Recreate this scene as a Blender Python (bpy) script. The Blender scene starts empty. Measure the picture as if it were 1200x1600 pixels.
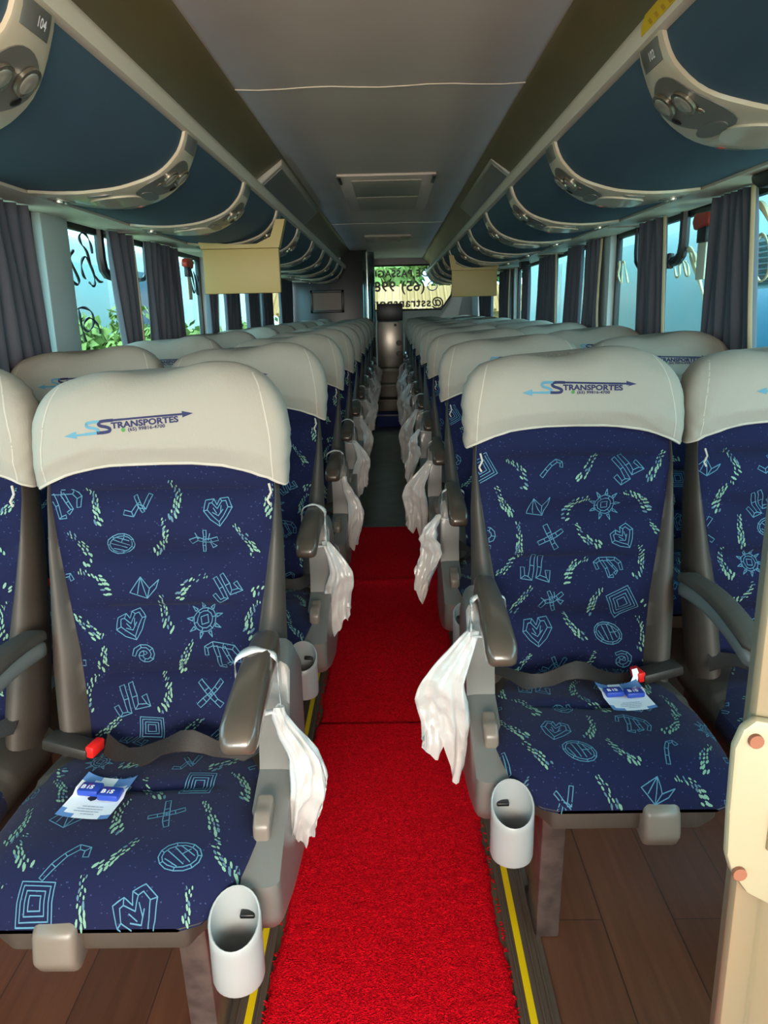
import bpy, bmesh, math, random
from math import sin, cos, pi, sqrt, radians, exp
from mathutils import Vector, Matrix
from mathutils.bvhtree import BVHTree
random.seed(7)
S = bpy.context.scene
C = S.collection

# ---------------------------------------------------------------- camera
PITCH, YAW, ROLL = radians(14.86), .0154, .022
cam_d = bpy.data.cameras.new('camera'); cam = bpy.data.objects.new('camera', cam_d); C.objects.link(cam)
cam_d.sensor_fit = 'VERTICAL'; cam_d.sensor_height = 36; cam_d.lens = 36*1190/1600
cam_d.clip_start = .02; cam_d.clip_end = 300
cam.matrix_world = Matrix.Translation((.025, 0, 1.22)) @ Matrix.Rotation(YAW, 4, 'Z') @ Matrix.Rotation(pi/2-PITCH, 4, 'X') @ Matrix.Rotation(-ROLL, 4, 'Z')
S.camera = cam
# ---------------------------------------------------------------- light
S.view_settings.view_transform = 'Standard'; S.view_settings.look = 'None'
S.view_settings.exposure = 0.22; S.view_settings.gamma = 1; S.view_settings.use_curve_mapping = False
W = bpy.data.worlds.new('sky'); S.world = W; W.use_nodes = True
wb = W.node_tree.nodes['Background']; wb.inputs[0].default_value = (.68, .90, 1.0, 1); wb.inputs[1].default_value = 6.8
def area(name, loc, rot, sx, sy, power, col, spread=180):
    l = bpy.data.lights.new(name, 'AREA'); l.shape = 'RECTANGLE'; l.size = sx; l.size_y = sy
    l.energy = power; l.color = col; l.spread = radians(spread)
    o = bpy.data.objects.new(name, l); o.location = loc; o.rotation_euler = rot; C.objects.link(o); return o
area('windscreen_daylight', (0, -2.25, 1.5), (radians(70), 0, 0), 2.1, 1.0, 210, (1, .82, .64))
area('doorway_daylight', (1.2, -.75, 1.1), (radians(80), 0, radians(62)), .9, 1.6, 40, (1, .88, .74))
sun_d = bpy.data.lights.new('sun', 'SUN'); sun_d.energy = 3.0; sun_d.angle = radians(1); sun_d.color = (1, .95, .85)
sun = bpy.data.objects.new('sun', sun_d); sun.rotation_euler = (radians(8), radians(12), 0); C.objects.link(sun)

# ---------------------------------------------------------------- materials
def lin(c):
    return tuple((v/12.92 if v <= .04045 else ((v+.055)/1.055)**2.4) for v in c)
def hx(h):
    return lin(tuple(int(h[i:i+2], 16)/255 for i in (0, 2, 4)))
M = {}
def mat(name, col, rough=.5, metal=0, spec=.5, bump=None, vary=None, coat=0, sheen=0, trans=0, alpha=1, stretch=None):
    m = bpy.data.materials.new(name); m.use_nodes = True; nt = m.node_tree; b = nt.nodes['Principled BSDF']
    c = hx(col) if isinstance(col, str) else col
    b.inputs['Base Color'].default_value = (*c, 1); b.inputs['Roughness'].default_value = rough
    b.inputs['Metallic'].default_value = metal; b.inputs['Specular IOR Level'].default_value = spec
    b.inputs['Coat Weight'].default_value = coat; b.inputs['Sheen Weight'].default_value = sheen
    b.inputs['Alpha'].default_value = alpha
    tc = nt.nodes.new('ShaderNodeTexCoord'); mp = nt.nodes.new('ShaderNodeMapping')
    nt.links.new(tc.outputs['Object'], mp.inputs[0])
    if stretch: mp.inputs['Scale'].default_value = stretch
    if bump:
        n = nt.nodes.new('ShaderNodeTexNoise'); n.inputs['Scale'].default_value = bump[0]; n.inputs['Detail'].default_value = 4
        bp = nt.nodes.new('ShaderNodeBump'); bp.inputs['Strength'].default_value = bump[1]; bp.inputs['Distance'].default_value = .002 if len(bump) < 3 else bump[2]
        nt.links.new(mp.outputs[0], n.inputs['Vector']); nt.links.new(n.outputs[0], bp.inputs['Height']); nt.links.new(bp.outputs[0], b.inputs['Normal'])
    if vary:
        n = nt.nodes.new('ShaderNodeTexNoise'); n.inputs['Scale'].default_value = vary[1]; n.inputs['Detail'].default_value = 5
        r = nt.nodes.new('ShaderNodeMix'); r.data_type = 'RGBA'
        r.inputs['A'].default_value = (*c, 1); r.inputs['B'].default_value = (*hx(vary[0]), 1)
        rp = nt.nodes.new('ShaderNodeMapRange'); rp.inputs[1].default_value = .4; rp.inputs[2].default_value = .65
        nt.links.new(mp.outputs[0], n.inputs['Vector']); nt.links.new(n.outputs[0], rp.inputs[0])
        nt.links.new(rp.outputs[0], r.inputs['Factor']); nt.links.new(r.outputs['Result'], b.inputs['Base Color'])
    M[name] = m
    return m
mat('navy', '131837', .92, spec=.15, sheen=.05, bump=(400, .25))
mat('motif', '477892', .85)
mat('pebble', '6e9482', .85)
mat('pebble2', '46687a', .85)
mat('vinyl', '443c35', .6, bump=(150, .15), vary=('3a332d', 6))
mat('cover', '8f8a7f', .9, bump=(260, .35), stretch=(1, 1, .25))
mat('seam', 'a8a296', .9)
mat('logo_navy', '1b1f48', .8); mat('logo_light', '4e8094', .8); mat('logo_green', '3c7a3c', .8)
mat('gray_plastic', '666663', .38, bump=(500, .12), coat=.15)
mat('light_plastic', '96999a', .35, coat=.1)
mat('dark_plastic', '4a423a', .28, coat=.35)
mat('pad', '6b6760', .5)
mat('knob_plastic', '6e655c', .35)
mat('leg_metal', '5a4c48', .35, metal=.3, vary=('463a38', 30))
mat('belt', '221a17', .65, bump=(600, .4), stretch=(1, .1, 1))
mat('buckle', '2a2724', .45)
mat('red_button', 'e0201c', .4)
mat('chrome', 'b0a898', .25, metal=.9)
mat('rack_blue', '3a5264', .7, bump=(900, .15), vary=('364e5e', 2))
mat('rack_cream', 'dcd3c2', .4)
mat('ceiling', 'c4b8ae', .6, vary=('beb0a6', 2))
mat('cove', '6e5c36', .45, vary=('665632', 3))
mat('duct', '9c968a', .5)
mat('unit_silver', 'bdb09a', .35, metal=.0, coat=.3)
mat('unit_gray', '6f6c66', .35, metal=.2)
mat('lens', 'a8a498', .15, metal=.5)
mat('black', '0d0d0e', .4)
mat('screen_beige', 'a8945c', .55)
mat('yellow', 'd8b400', .5); mat('yellow_dark', 'b88a10', .5)
mat('curtain', '47474f', .8, sheen=.1, bump=(300, .2))
mat('curtain_lining', 'b4a684', .8)
mat('wall_gray', '8d9490', .6)
mat('wall_dark', '181c1e', .35)
mat('pillar', 'a8b0ac', .55)
mat('script_cream', 'cfc8a0', .6)
mat('hammer_red', 'a83020', .4)
mat('tag_cream', 'd8d0b8', .6)
mat('steel', 'a8a49c', .3, metal=.9, stretch=(1, 1, .05), bump=(60, .1))
mat('white_paper', 'dfe6ee', .7); mat('paper_blue', '5b86c0', .7); mat('pack_blue', '2440a0', .35); mat('white_ink', 'f0f0f4', .6); mat('text_gray', '8a94b0', .7)
mat('jamb', '958c76', .3, metal=.55, vary=('9c8c70', 5))
mat('jamb_plate', '908870', .45, bump=(20, .15))
mat('rust', '7c4a34', .7)
mat('trim_brown', '54463c', .4, metal=.2)
mat('step_blue', '243a7c', .8)
mat('bus_white', '8c9698', .4); mat('bus_cyan', '88a4a8', .4); mat('bus_pane', '7c9ca2', .25, vary=('939e9e', .8)); mat('bus_blue', '2a7494', .3); mat('bus_glass', '3c5470', .15)
mat('leaf', '8f9a50', .8, vary=('6a7a3c', 3)); mat('leaf_dark', '4c5e30', .8, vary=('5a7a30', 3)); mat('bark', '5a4636', .9)
mat('ground', 'a89c84', .9, vary=('948a74', 1))
mat('roof_tile', 'a4703c', .8)
mat('wall_tan', 'c8a878', .8)
mat('mirror_panel', '6e7c78', .12, metal=.8)

def nodes_of(m): return m.node_tree, m.node_tree.nodes['Principled BSDF']
# navy fabric with fine light specks
nt, b = nodes_of(M['navy'])
tc = nt.nodes.new('ShaderNodeTexCoord'); v = nt.nodes.new('ShaderNodeTexVoronoi'); v.inputs['Scale'].default_value = 110
lt = nt.nodes.new('ShaderNodeMath'); lt.operation = 'LESS_THAN'; lt.inputs[1].default_value = .13
mx = nt.nodes.new('ShaderNodeMix'); mx.data_type = 'RGBA'; mx.inputs['A'].default_value = (*hx('131837'), 1); mx.inputs['B'].default_value = (*hx('343f68'), 1)
nt.links.new(tc.outputs['Object'], v.inputs['Vector']); nt.links.new(v.outputs['Distance'], lt.inputs[0]); nt.links.new(lt.outputs[0], mx.inputs['Factor']); nt.links.new(mx.outputs['Result'], b.inputs['Base Color'])
# curly red loop carpet
m = mat('carpet', 'c4101c', .95, spec=.08); nt, b = nodes_of(m)
tc = nt.nodes.new('ShaderNodeTexCoord'); n = nt.nodes.new('ShaderNodeTexNoise'); n.inputs['Scale'].default_value = 130; n.inputs['Detail'].default_value = 2; n.inputs['Distortion'].default_value = 2.5
bp = nt.nodes.new('ShaderNodeBump'); bp.inputs['Strength'].default_value = 1; bp.inputs['Distance'].default_value = .008
cr = nt.nodes.new('ShaderNodeMix'); cr.data_type = 'RGBA'; cr.inputs['A'].default_value = (*hx('a80210'), 1); cr.inputs['B'].default_value = (*hx('f00a20'), 1)
mr = nt.nodes.new('ShaderNodeMapRange'); mr.inputs[1].default_value = .38; mr.inputs[2].default_value = .58
nt.links.new(tc.outputs['Object'], n.inputs['Vector']); nt.links.new(n.outputs[0], bp.inputs['Height']); nt.links.new(bp.outputs[0], b.inputs['Normal'])
nt.links.new(n.outputs[0], mr.inputs[0]); nt.links.new(mr.outputs[0], cr.inputs['Factor']); nt.links.new(cr.outputs['Result'], b.inputs['Base Color'])
# wood-look vinyl floor
m = mat('wood', '6e4634', .42); nt, b = nodes_of(m)
tc = nt.nodes.new('ShaderNodeTexCoord'); mp = nt.nodes.new('ShaderNodeMapping'); mp.inputs['Rotation'].default_value = (0, 0, radians(90))
br = nt.nodes.new('ShaderNodeTexBrick'); br.inputs['Scale'].default_value = 1; br.inputs['Brick Width'].default_value = .95; br.inputs['Row Height'].default_value = .145; br.inputs['Mortar Size'].default_value = .0012; br.inputs['Mortar Smooth'].default_value = 0; br.offset = .37
br.inputs['Color1'].default_value = (*hx('6c422e'), 1); br.inputs['Color2'].default_value = (*hx('583626'), 1); br.inputs['Mortar'].default_value = (*hx('3a2620'), 1)
n = nt.nodes.new('ShaderNodeTexNoise'); mp2 = nt.nodes.new('ShaderNodeMapping'); mp2.inputs['Scale'].default_value = (60, 2.5, 1); n.inputs['Scale'].default_value = 1; n.inputs['Detail'].default_value = 6
mx = nt.nodes.new('ShaderNodeMix'); mx.data_type = 'RGBA'; mx.blend_type = 'MULTIPLY'; mx.inputs['Factor'].default_value = .7
rr = nt.nodes.new('ShaderNodeMapRange'); rr.inputs[1].default_value = .3; rr.inputs[2].default_value = .7; rr.inputs[3].default_value = .65; rr.inputs[4].default_value = 1.15
nt.links.new(tc.outputs['Object'], mp.inputs[0]); nt.links.new(mp.outputs[0], br.inputs['Vector']); nt.links.new(tc.outputs['Object'], mp2.inputs[0]); nt.links.new(mp2.outputs[0], n.inputs['Vector'])
nt.links.new(n.outputs[0], rr.inputs[0]); nt.links.new(br.outputs['Color'], mx.inputs['A']); nt.links.new(rr.outputs[0], mx.inputs['B']); nt.links.new(mx.outputs['Result'], b.inputs['Base Color'])
# dark aisle vinyl
mat('aisle_floor', '5e5644', .42, vary=('4c4434', 8))
# window glass: thin tinted film
m = bpy.data.materials.new('window_glass'); m.use_nodes = True; nt = m.node_tree; nt.nodes.clear(); M['window_glass'] = m
o = nt.nodes.new('ShaderNodeOutputMaterial'); t = nt.nodes.new('ShaderNodeBsdfTransparent'); t.inputs[0].default_value = (.62, .80, .82, 1)
g = nt.nodes.new('ShaderNodeBsdfGlossy'); g.inputs['Roughness'].default_value = .03; mx = nt.nodes.new('ShaderNodeMixShader'); mx.inputs[0].default_value = .006
nt.links.new(t.outputs[0], mx.inputs[1]); nt.links.new(g.outputs[0], mx.inputs[2]); nt.links.new(mx.outputs[0], o.inputs[0])
# thin white plastic bag
m = bpy.data.materials.new('bag_plastic'); m.use_nodes = True; nt = m.node_tree; nt.nodes.clear(); M['bag_plastic'] = m
o = nt.nodes.new('ShaderNodeOutputMaterial'); d = nt.nodes.new('ShaderNodeBsdfDiffuse'); d.inputs[0].default_value = (.8, .82, .82, 1)
tl = nt.nodes.new('ShaderNodeBsdfTranslucent'); tl.inputs[0].default_value = (.8, .82, .82, 1); g = nt.nodes.new('ShaderNodeBsdfGlossy'); g.inputs['Roughness'].default_value = .3
t = nt.nodes.new('ShaderNodeBsdfTransparent'); a1 = nt.nodes.new('ShaderNodeMixShader'); a1.inputs[0].default_value = .4; a2 = nt.nodes.new('ShaderNodeMixShader'); a2.inputs[0].default_value = .10; a3 = nt.nodes.new('ShaderNodeMixShader'); a3.inputs[0].default_value = .12
tc = nt.nodes.new('ShaderNodeTexCoord'); n = nt.nodes.new('ShaderNodeTexNoise'); n.inputs['Scale'].default_value = 45; n.inputs['Detail'].default_value = 4; bp = nt.nodes.new('ShaderNodeBump'); bp.inputs['Strength'].default_value = .7; bp.inputs['Distance'].default_value = .004
nt.links.new(tc.outputs['Object'], n.inputs['Vector']); nt.links.new(n.outputs[0], bp.inputs['Height'])
for q in (d, tl, g): nt.links.new(bp.outputs[0], q.inputs['Normal'])
nt.links.new(d.outputs[0], a1.inputs[1]); nt.links.new(tl.outputs[0], a1.inputs[2]); nt.links.new(a1.outputs[0], a2.inputs[1]); nt.links.new(g.outputs[0], a2.inputs[2]); nt.links.new(a2.outputs[0], a3.inputs[1]); nt.links.new(t.outputs[0], a3.inputs[2]); nt.links.new(a3.outputs[0], o.inputs[0])

# ---------------------------------------------------------------- mesh helpers
class G:
    """verts/faces collector with material slots"""
    def __init__(s): s.v = []; s.f = []; s.m = []; s.mats = []
    def mi(s, name):
        if name not in s.mats: s.mats.append(name)
        return s.mats.index(name)
    def add(s, vs, fs, m):
        k = len(s.v); i = s.mi(m); s.v += [tuple(p) for p in vs]
        for f in fs: s.f.append(tuple(k+a for a in f)); s.m.append(i)
        return s
    def mir(s, sd):
        if sd < 0:
            s.v = [(-a, b, c) for a, b, c in s.v]; s.f = [tuple(reversed(f)) for f in s.f]
        return s
    def xf(s, mtx):
        s.v = [tuple(mtx @ Vector(p)) for p in s.v]; return s
    def box(s, x0, x1, y0, y1, z0, z1, m, bev=0, seg=2):
        bm = bmesh.new(); bmesh.ops.create_cube(bm, size=1)
        for q in bm.verts: q.co = ((x0+x1)/2+q.co.x*(x1-x0), (y0+y1)/2+q.co.y*(y1-y0), (z0+z1)/2+q.co.z*(z1-z0))
        if bev: bmesh.ops.bevel(bm, geom=bm.edges[:], offset=bev, segments=seg, affect='EDGES', profile=.5)
        return s.frombm(bm, m)
    def frombm(s, bm, m):
        bm.verts.index_update(); s.add([q.co for q in bm.verts], [[q.index for q in f.verts] for f in bm.faces], m); bm.free(); return s
    def prism(s, poly, a0, a1, m, axis='x', bev=0, seg=2):
        """poly in the plane perpendicular to axis"""
        bm = bmesh.new()
        def P(a, p):
            return (a, p[0], p[1]) if axis == 'x' else ((p[0], a, p[1]) if axis == 'y' else (p[0], p[1], a))
        A = [bm.verts.new(P(a0, p)) for p in poly]; B = [bm.verts.new(P(a1, p)) for p in poly]; n = len(poly)
        bm.faces.new(A); bm.faces.new(B[::-1])
        for i in range(n): bm.faces.new((A[i], B[i], B[(i+1) % n], A[(i+1) % n]))
        bmesh.ops.recalc_face_normals(bm, faces=bm.faces[:])
        if not bev: bmesh.ops.triangulate(bm, faces=[f for f in bm.faces if len(f.verts) > 4])
        if bev: bmesh.ops.bevel(bm, geom=bm.edges[:], offset=bev, segments=seg, affect='EDGES', profile=.5, clamp_overlap=True)
        return s.frombm(bm, m)
    def loft(s, rings, m, caps=True, closed=True, mfun=None, cap0=True):
        n = len(rings[0]); k = len(s.v); dm = s.mi(m)
        for r in rings: s.v += [tuple(p) for p in r]
        for j in range(len(rings)-1):
            for i in range(n if closed else n-1):
                i2 = (i+1) % n
                s.f.append((k+j*n+i, k+j*n+i2, k+(j+1)*n+i2, k+(j+1)*n+i)); s.m.append(s.mi(mfun(j, i)) if mfun else dm)
        if caps:
            if cap0: s.f.append(tuple(k+i for i in range(n))[::-1]); s.m.append(dm)
            s.f.append(tuple(k+(len(rings)-1)*n+i for i in range(n))); s.m.append(dm)
        return s
    def tube(s, path, r, m, n=8, caps=True):
        path = [Vector(p) for p in path]; rings = []; up = Vector((0, 0, 1)); prev = None
        for i, p in enumerate(path):
            d = (path[min(i+1, len(path)-1)]-path[max(i-1, 0)]).normalized()
            a = d.cross(up if prev is None else prev)
            if a.length < 1e-3: a = d.cross(Vector((1, 0, 0)))
            a.normalize(); b_ = a.cross(d).normalized(); prev = b_
            rr = r[i] if isinstance(r, (list, tuple)) else r
            rings.append([p+a*rr*cos(2*pi*k/n)+b_*rr*sin(2*pi*k/n) for k in range(n)])
        return s.loft(rings, m, caps)
    def strap(s, path, widths, th, m):
        """flat strap: path points, each with its width vector"""
        rings = []
        for i, p in enumerate(path):
            p = Vector(p); w = Vector(widths[i]); d = Vector(path[min(i+1, len(path)-1)])-Vector(path[max(i-1, 0)])
            nn = w.cross(d).normalized()*th/2
            rings.append([p-w/2-nn, p-w/4-nn, p+w/4-nn, p+w/2-nn, p+w/2+nn, p+w/4+nn, p-w/4+nn, p-w/2+nn])
        return s.loft(rings, m)
    def cyl(s, c, r, h, m, axis='z', n=24, r2=None):
        r2 = r if r2 is None else r2; rings = []
        for (hh, rr) in ((0, r*.94), (h*.06, r), (h*.94, r2), (h, r2*.94)):
            ring = []
            for k in range(n):
                a = 2*pi*k/n; p = (rr*cos(a), rr*sin(a), hh)
                if axis == 'x': p = (hh, rr*cos(a), rr*sin(a))
                if axis == 'y': p = (rr*sin(a), hh, rr*cos(a))
                ring.append((c[0]+p[0], c[1]+p[1], c[2]+p[2]))
            rings.append(ring)
        return s.loft(rings, m)
    def dome(s, c, r, h, m, nrm=(0, 0, 1), n=16):
        q = Vector((0, 0, 1)).rotation_difference(Vector(nrm)); rings = []
        for j in range(6):
            a = pi/2*j/5.3; rings.append([Vector(c)+q @ Vector((r*cos(a)*cos(2*pi*k/n), r*cos(a)*sin(2*pi*k/n), h*sin(a))) for k in range(n)])
        return s.loft(rings, m)
    def obj(s, name, parent=None, smooth=True, loc=None, ang=35):
        me = bpy.data.meshes.new(name); me.from_pydata(s.v, [], s.f)
        for q in s.mats: me.materials.append(M[q])
        me.polygons.foreach_set('material_index', s.m)
        me.polygons.foreach_set('use_smooth', [smooth]*len(s.f)); me.update()
        if smooth: me.set_sharp_from_angle(angle=radians(ang))
        o = bpy.data.objects.new(name, me); C.objects.link(o)
        if parent: o.parent = parent
        if loc: o.location = loc
        return o
def tag(o, label, cat, group=None, kind=None):
    if label: o['label'] = label
    if cat: o['category'] = cat
    if group: o['group'] = group
    if kind: o['kind'] = kind
    return o
def struct(o): o['kind'] = 'structure'; return o
def empty(name, loc, rz=0):
    o = bpy.data.objects.new(name, None); o.location = loc; o.rotation_euler = (0, 0, rz); o.empty_display_size = .1; C.objects.link(o); return o
def children(o): return [c for c in bpy.data.objects if c.parent == o]
KIDS = {}
def kids(o):
    if o.name not in KIDS: KIDS[o.name] = children(o)
    return KIDS[o.name]
def dup(o, parent=None):
    c = o.copy(); C.objects.link(c)
    if parent: c.parent = parent
    for ch in kids(o): dup(ch, c)
    return c
def catmull(pts, n=8, closed=False):
    out = []; N = len(pts)
    rng = range(N) if closed else range(N-1)
    for i in rng:
        g = (lambda k: pts[k % N]) if closed else (lambda k: pts[min(max(k, 0), N-1)])
        p0, p1, p2, p3 = [Vector(g(i+k)) for k in (-1, 0, 1, 2)]
        for j in range(n):
            t = j/n
            out.append(.5*((2*p1)+(-p0+p2)*t+(2*p0-5*p1+4*p2-p3)*t*t+(-p0+3*p1-3*p2+p3)*t**3))
    if not closed: out.append(Vector(pts[-1]))
    return out
ORD = ['first', 'second', 'third', 'fourth', 'fifth', 'sixth', 'seventh', 'eighth', 'ninth', 'tenth', 'eleventh', 'twelfth']

# ---------------------------------------------------------------- drawing marks onto surfaces
def ribbon2d(pts, w, step=.006):
    """2D polyline -> quads (list of 4 points)"""
    out = []
    P = [Vector(p) for p in pts]
    for a, b in zip(P, P[1:]):
        L = (b-a).length
        if L < 1e-6: continue
        d = (b-a)/L; n = Vector((-d.y, d.x))*w/2; k = max(1, int(L/step+.5))
        a2 = a-d*w*.3; b2 = b+d*w*.3
        for i in range(k):
            p = a2.lerp(b2, i/k); q = a2.lerp(b2, (i+1)/k)
            out.append([p-n, q-n, q+n, p+n])
    return out
class Projector:
    def __init__(s, g, origin, ex, ev, d, allow=None, off=.0009):
        s.g = g; s.bvh = BVHTree.FromPolygons([Vector(p) for p in g.v], g.f); s.o = Vector(origin); s.ex = Vector(ex); s.ev = Vector(ev); s.d = Vector(d).normalized()
        s.allow = allow; s.off = off; s.fm = list(g.m); s.names = g.mats
    def pt(s, p):
        st = s.o+s.ex*p[0]+s.ev*p[1]
        h, n, i, dist = s.bvh.ray_cast(st, s.d)
        if h is None: return None
        if s.allow and s.names[s.fm[i]] != s.allow: return None
        if n.dot(s.d) > 0: n = -n
        if n.dot(s.d) > -.12: return None
        return h+n*s.off
    def polys(s, polys, m):
        for poly in polys:
            q = [s.pt(p) for p in poly]
            if any(a is None for a in q): continue
            if max((q[0]-a).length for a in q) > 3*max((Vector(poly[0])-Vector(a)).length for a in poly)+.004: continue
            nn = (q[1]-q[0]).cross(q[2]-q[0])
            if nn.dot(s.d) > 0: q = q[::-1]
            s.g.add(q, [tuple(range(len(q)))], m)
_txt = {}
def text_polys(txt, size, bold=0, spacing=1.0, maxedge=.006):
    key = (txt, size, bold, spacing)
    if key in _txt: return _txt[key]
    cu = bpy.data.curves.new('t', 'FONT'); cu.body = txt; cu.size = size; cu.offset = bold; cu.space_character = spacing; cu.align_x = 'LEFT'; cu.resolution_u = 3
    o = bpy.data.objects.new('t', cu); C.objects.link(o)
    dg = bpy.context.evaluated_depsgraph_get(); me = o.evaluated_get(dg).to_mesh()
    bm = bmesh.new(); bm.from_mesh(me); o.evaluated_get(dg).to_mesh_clear()
    bmesh.ops.triangulate(bm, faces=bm.faces[:])
    for _ in range(3):
        es = [e for e in bm.edges if e.calc_length() > maxedge]
        if not es: break
        bmesh.ops.subdivide_edges(bm, edges=es, cuts=1); bmesh.ops.triangulate(bm, faces=bm.faces[:])
    r = [[(q.co.x, q.co.y) for q in f.verts] for f in bm.faces]
    bm.free(); bpy.data.objects.remove(o); bpy.data.curves.remove(cu); _txt[key] = r; return r
def xf2(polys, dx=0, dy=0, rot=0, sc=1, sy=None):
    sy = sc if sy is None else sy; c_, s_ = cos(rot), sin(rot)
    return [[(dx+c_*p[0]*sc-s_*p[1]*sy, dy+s_*p[0]*sc+c_*p[1]*sy) for p in q] for q in polys]
def flat_text(g, txt, size, m, mtx, bold=0, spacing=1.0):
    for q in text_polys(txt, size, bold, spacing, 1): g.add([mtx @ Vector((p[0], p[1], 0)) for p in q], [tuple(range(len(q)))], m)

# motifs of the seat fabric: mosaic ribbons (outline + cross bars)
def mosaic(cl, w, closed=False, bars=True):
    P = [Vector(p) for p in cl]; n = len(P); L = []; R = []
    for i in range(n):
        a = P[(i-1) % n] if closed else P[max(i-1, 0)]; b = P[(i+1) % n] if closed else P[min(i+1, n-1)]
        d = (b-a).normalized() if (b-a).length > 0 else Vector((1, 0)); nn = Vector((-d.y, d.x))
        ww = w*(.8+.4*random.random())/2
        L.append(P[i]+nn*ww); R.append(P[i]-nn*ww)
    out = []
    if closed: out += [L+[L[0]], R+[R[0]]]
    else: out += [L+R[::-1]+[L[0]]]
    if bars: out += [[L[i], R[i]] for i in range(n) if i % 2 == 0 or n < 8]
    return out
def spiral(t, r=1.):
    return [(r*(k/16)*cos(k*.62*1.0+t), r*(k/16)*sin(k*.62+t)) for k in range(2, 17)]
def motif(kind):
    R = random.random
    if kind == 0: return mosaic(spiral(R()*6, .8), .26)
    if kind == 1: return mosaic([(-.8, .8), (-.3, .3), (0, 0), (.4, -.4), (.8, -.7)], .34)+mosaic([(.7, .9), (.35, .4), (0, 0), (-.4, -.4), (-.8, -.8)], .3)
    if kind == 2: return [[(-s_, -s_), (s_, -s_*.9), (s_*.95, s_), (-s_*.9, s_), (-s_, -s_)] for s_ in (.9, .72, .5, .3)]
    if kind == 3: return mosaic([(-.9, -.2), (-.8, -.8), (-.3, -.8), (-.25, 0), (-.3, .8)], .3)+mosaic([(.2, .8), (.25, 0), (.2, -.6), (.9, -.7), (.8, -.1)], .3)
    if kind == 4:
        h = [(0, -1), (-.5, -.5), (-.9, .1), (-.7, .7), (-.3, .7), (0, .25), (.3, .7), (.75, .7), (.95, .1), (.5, -.5)]
        return mosaic(h, .3, True)+[[(-.4, -.1), (0, -.4), (.4, 0)], [(-.3, .2), (-.1, -.2)], [(.3, .3), (.2, -.2)]]
    if kind == 5:
        c = [(.55*cos(k*pi/6), .55*sin(k*pi/6)) for k in range(12)]
        rays = [[(.72*cos(k*pi/4.5-.12), .72*sin(k*pi/4.5-.12)), (1.05*cos(k*pi/4.5), 1.05*sin(k*pi/4.5)), (.72*cos(k*pi/4.5+.14), .72*sin(k*pi/4.5+.14)), (.72*cos(k*pi/4.5-.12), .72*sin(k*pi/4.5-.12))] for k in range(9)]
        return mosaic(c, .2, True)+rays+[[(-.2, -.2), (.2, -.2), (.2, .2), (-.2, .2), (-.2, -.2)]]
    if kind == 6: return mosaic([(-1, .3), (-.9, .8), (-.4, .9), (.2, .6), (.8, .3), (1, -.2), (.8, -.7)], .26)+mosaic([(-.3, .7), (-.3, 0), (-.45, -.7), (-.1, -.8)], .24)+mosaic([(.2, .5), (.3, -.1), (.4, -.6), (.1, -.7)], .2)
    if kind == 7:
        e = [(.95*cos(k*pi/7), .65*sin(k*pi/7)) for k in range(14)]
        return mosaic(e, .16, True)+[[(-.6, .3), (.2, -.4)], [(-.3, .5), (.5, -.3)], [(-.7, -.1), (-.1, -.5)], [(0, .55), (.7, 0)], [(.1, .1), (.5, .35)]]
    if kind == 8: return mosaic([(-.9, -.9), (-.5, -.3), (-.1, .2), (.4, .6), (.8, .5), (.8, .1)], .26)
    if kind == 9: return [[(-.9, -.3), (-.2, .6), (.3, -.1), (.9, .4), (.7, -.1), (.1, -.7), (-.9, -.3)], [(-.2, .6), (.1, -.7)], [(-.2, .6), (-.45, -.4)], [(.3, -.1), (.1, -.7)]]
    if kind == 10: return mosaic([(-1, -.2), (-.5, .1), (0, 0), (.5, .1), (1, .3)], .3)+mosaic([(0, .8), (.05, .3), (-.05, -.4), (0, -.9)], .22)+[[(-.7, .5), (-.4, .1)], [(.4, .6), (.3, .1)], [(.6, -.5), (.4, 0), (.9, -.3), (.6, -.5)]]
    return mosaic([(-.8, -.7), (-.2, -.7), (0, -.1), (.5, -.1), (.6, .8)], .3)+mosaic([(-.4, .5), (0, .1), (.5, -.4)], .22)
def pebbles(L):
    """footprint-like arc of small elongated cobbles"""
    out = []; cv = random.uniform(-1.0, 1.0); n = 8
    for i in range(n):
        t = i/(n-1); wd = .27*(1-t*.55)*L
        for k in (-1, 0, 1):
            if random.random() < .12: continue
            x = (cv*(t-.5)**2*L*1.1)+k*wd*.5+random.uniform(-.03, .03)*L; y = (t-.5)*L*1.35+(k % 2)*.1*L
            a = .085*L*(1-t*.45)*random.uniform(.8, 1.2); b = a*random.uniform(1.1, 1.7); r = random.uniform(-.3, .3)+cv*(t-.5)
            out.append([(x+a*.55*cos(q)*cos(r)-b*sin(q)*sin(r), y+a*.55*cos(q)*sin(r)+b*sin(q)*cos(r)) for q in [j*pi/3 for j in range(6)]])
    return out
def decorate(pj, x0, x1, y0, y1, seed, pitch=.075):
    random.seed(seed)
    ny = int((y1-y0)/pitch)+1; nx = int((x1-x0)/pitch)+1; kinds = list(range(12)); random.shuffle(kinds); q = 0
    for j in range(ny+1):
        for i in range(nx+1):
            cx = x0+(i+.5*(j % 2)+random.uniform(-.14, .14))*pitch; cy = y0+(j+random.uniform(-.14, .14))*pitch*.92
            rot = random.uniform(-.6, .6)
            if (i+j) % 2 == 0:
                sc = pitch*random.uniform(.32, .43); st = motif(kinds[q % 12]); q += 1
                for pl in st:
                    pl2 = xf2([pl], cx, cy, rot, sc)[0]
                    pj.polys(ribbon2d(pl2, .0015, .005), 'motif')
            else:
                for k, pb in enumerate(pebbles(pitch*.62)):
                    pj.polys(xf2([pb], cx, cy, rot*1.6), 'pebble' if random.random() < .75 else 'pebble2')

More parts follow.
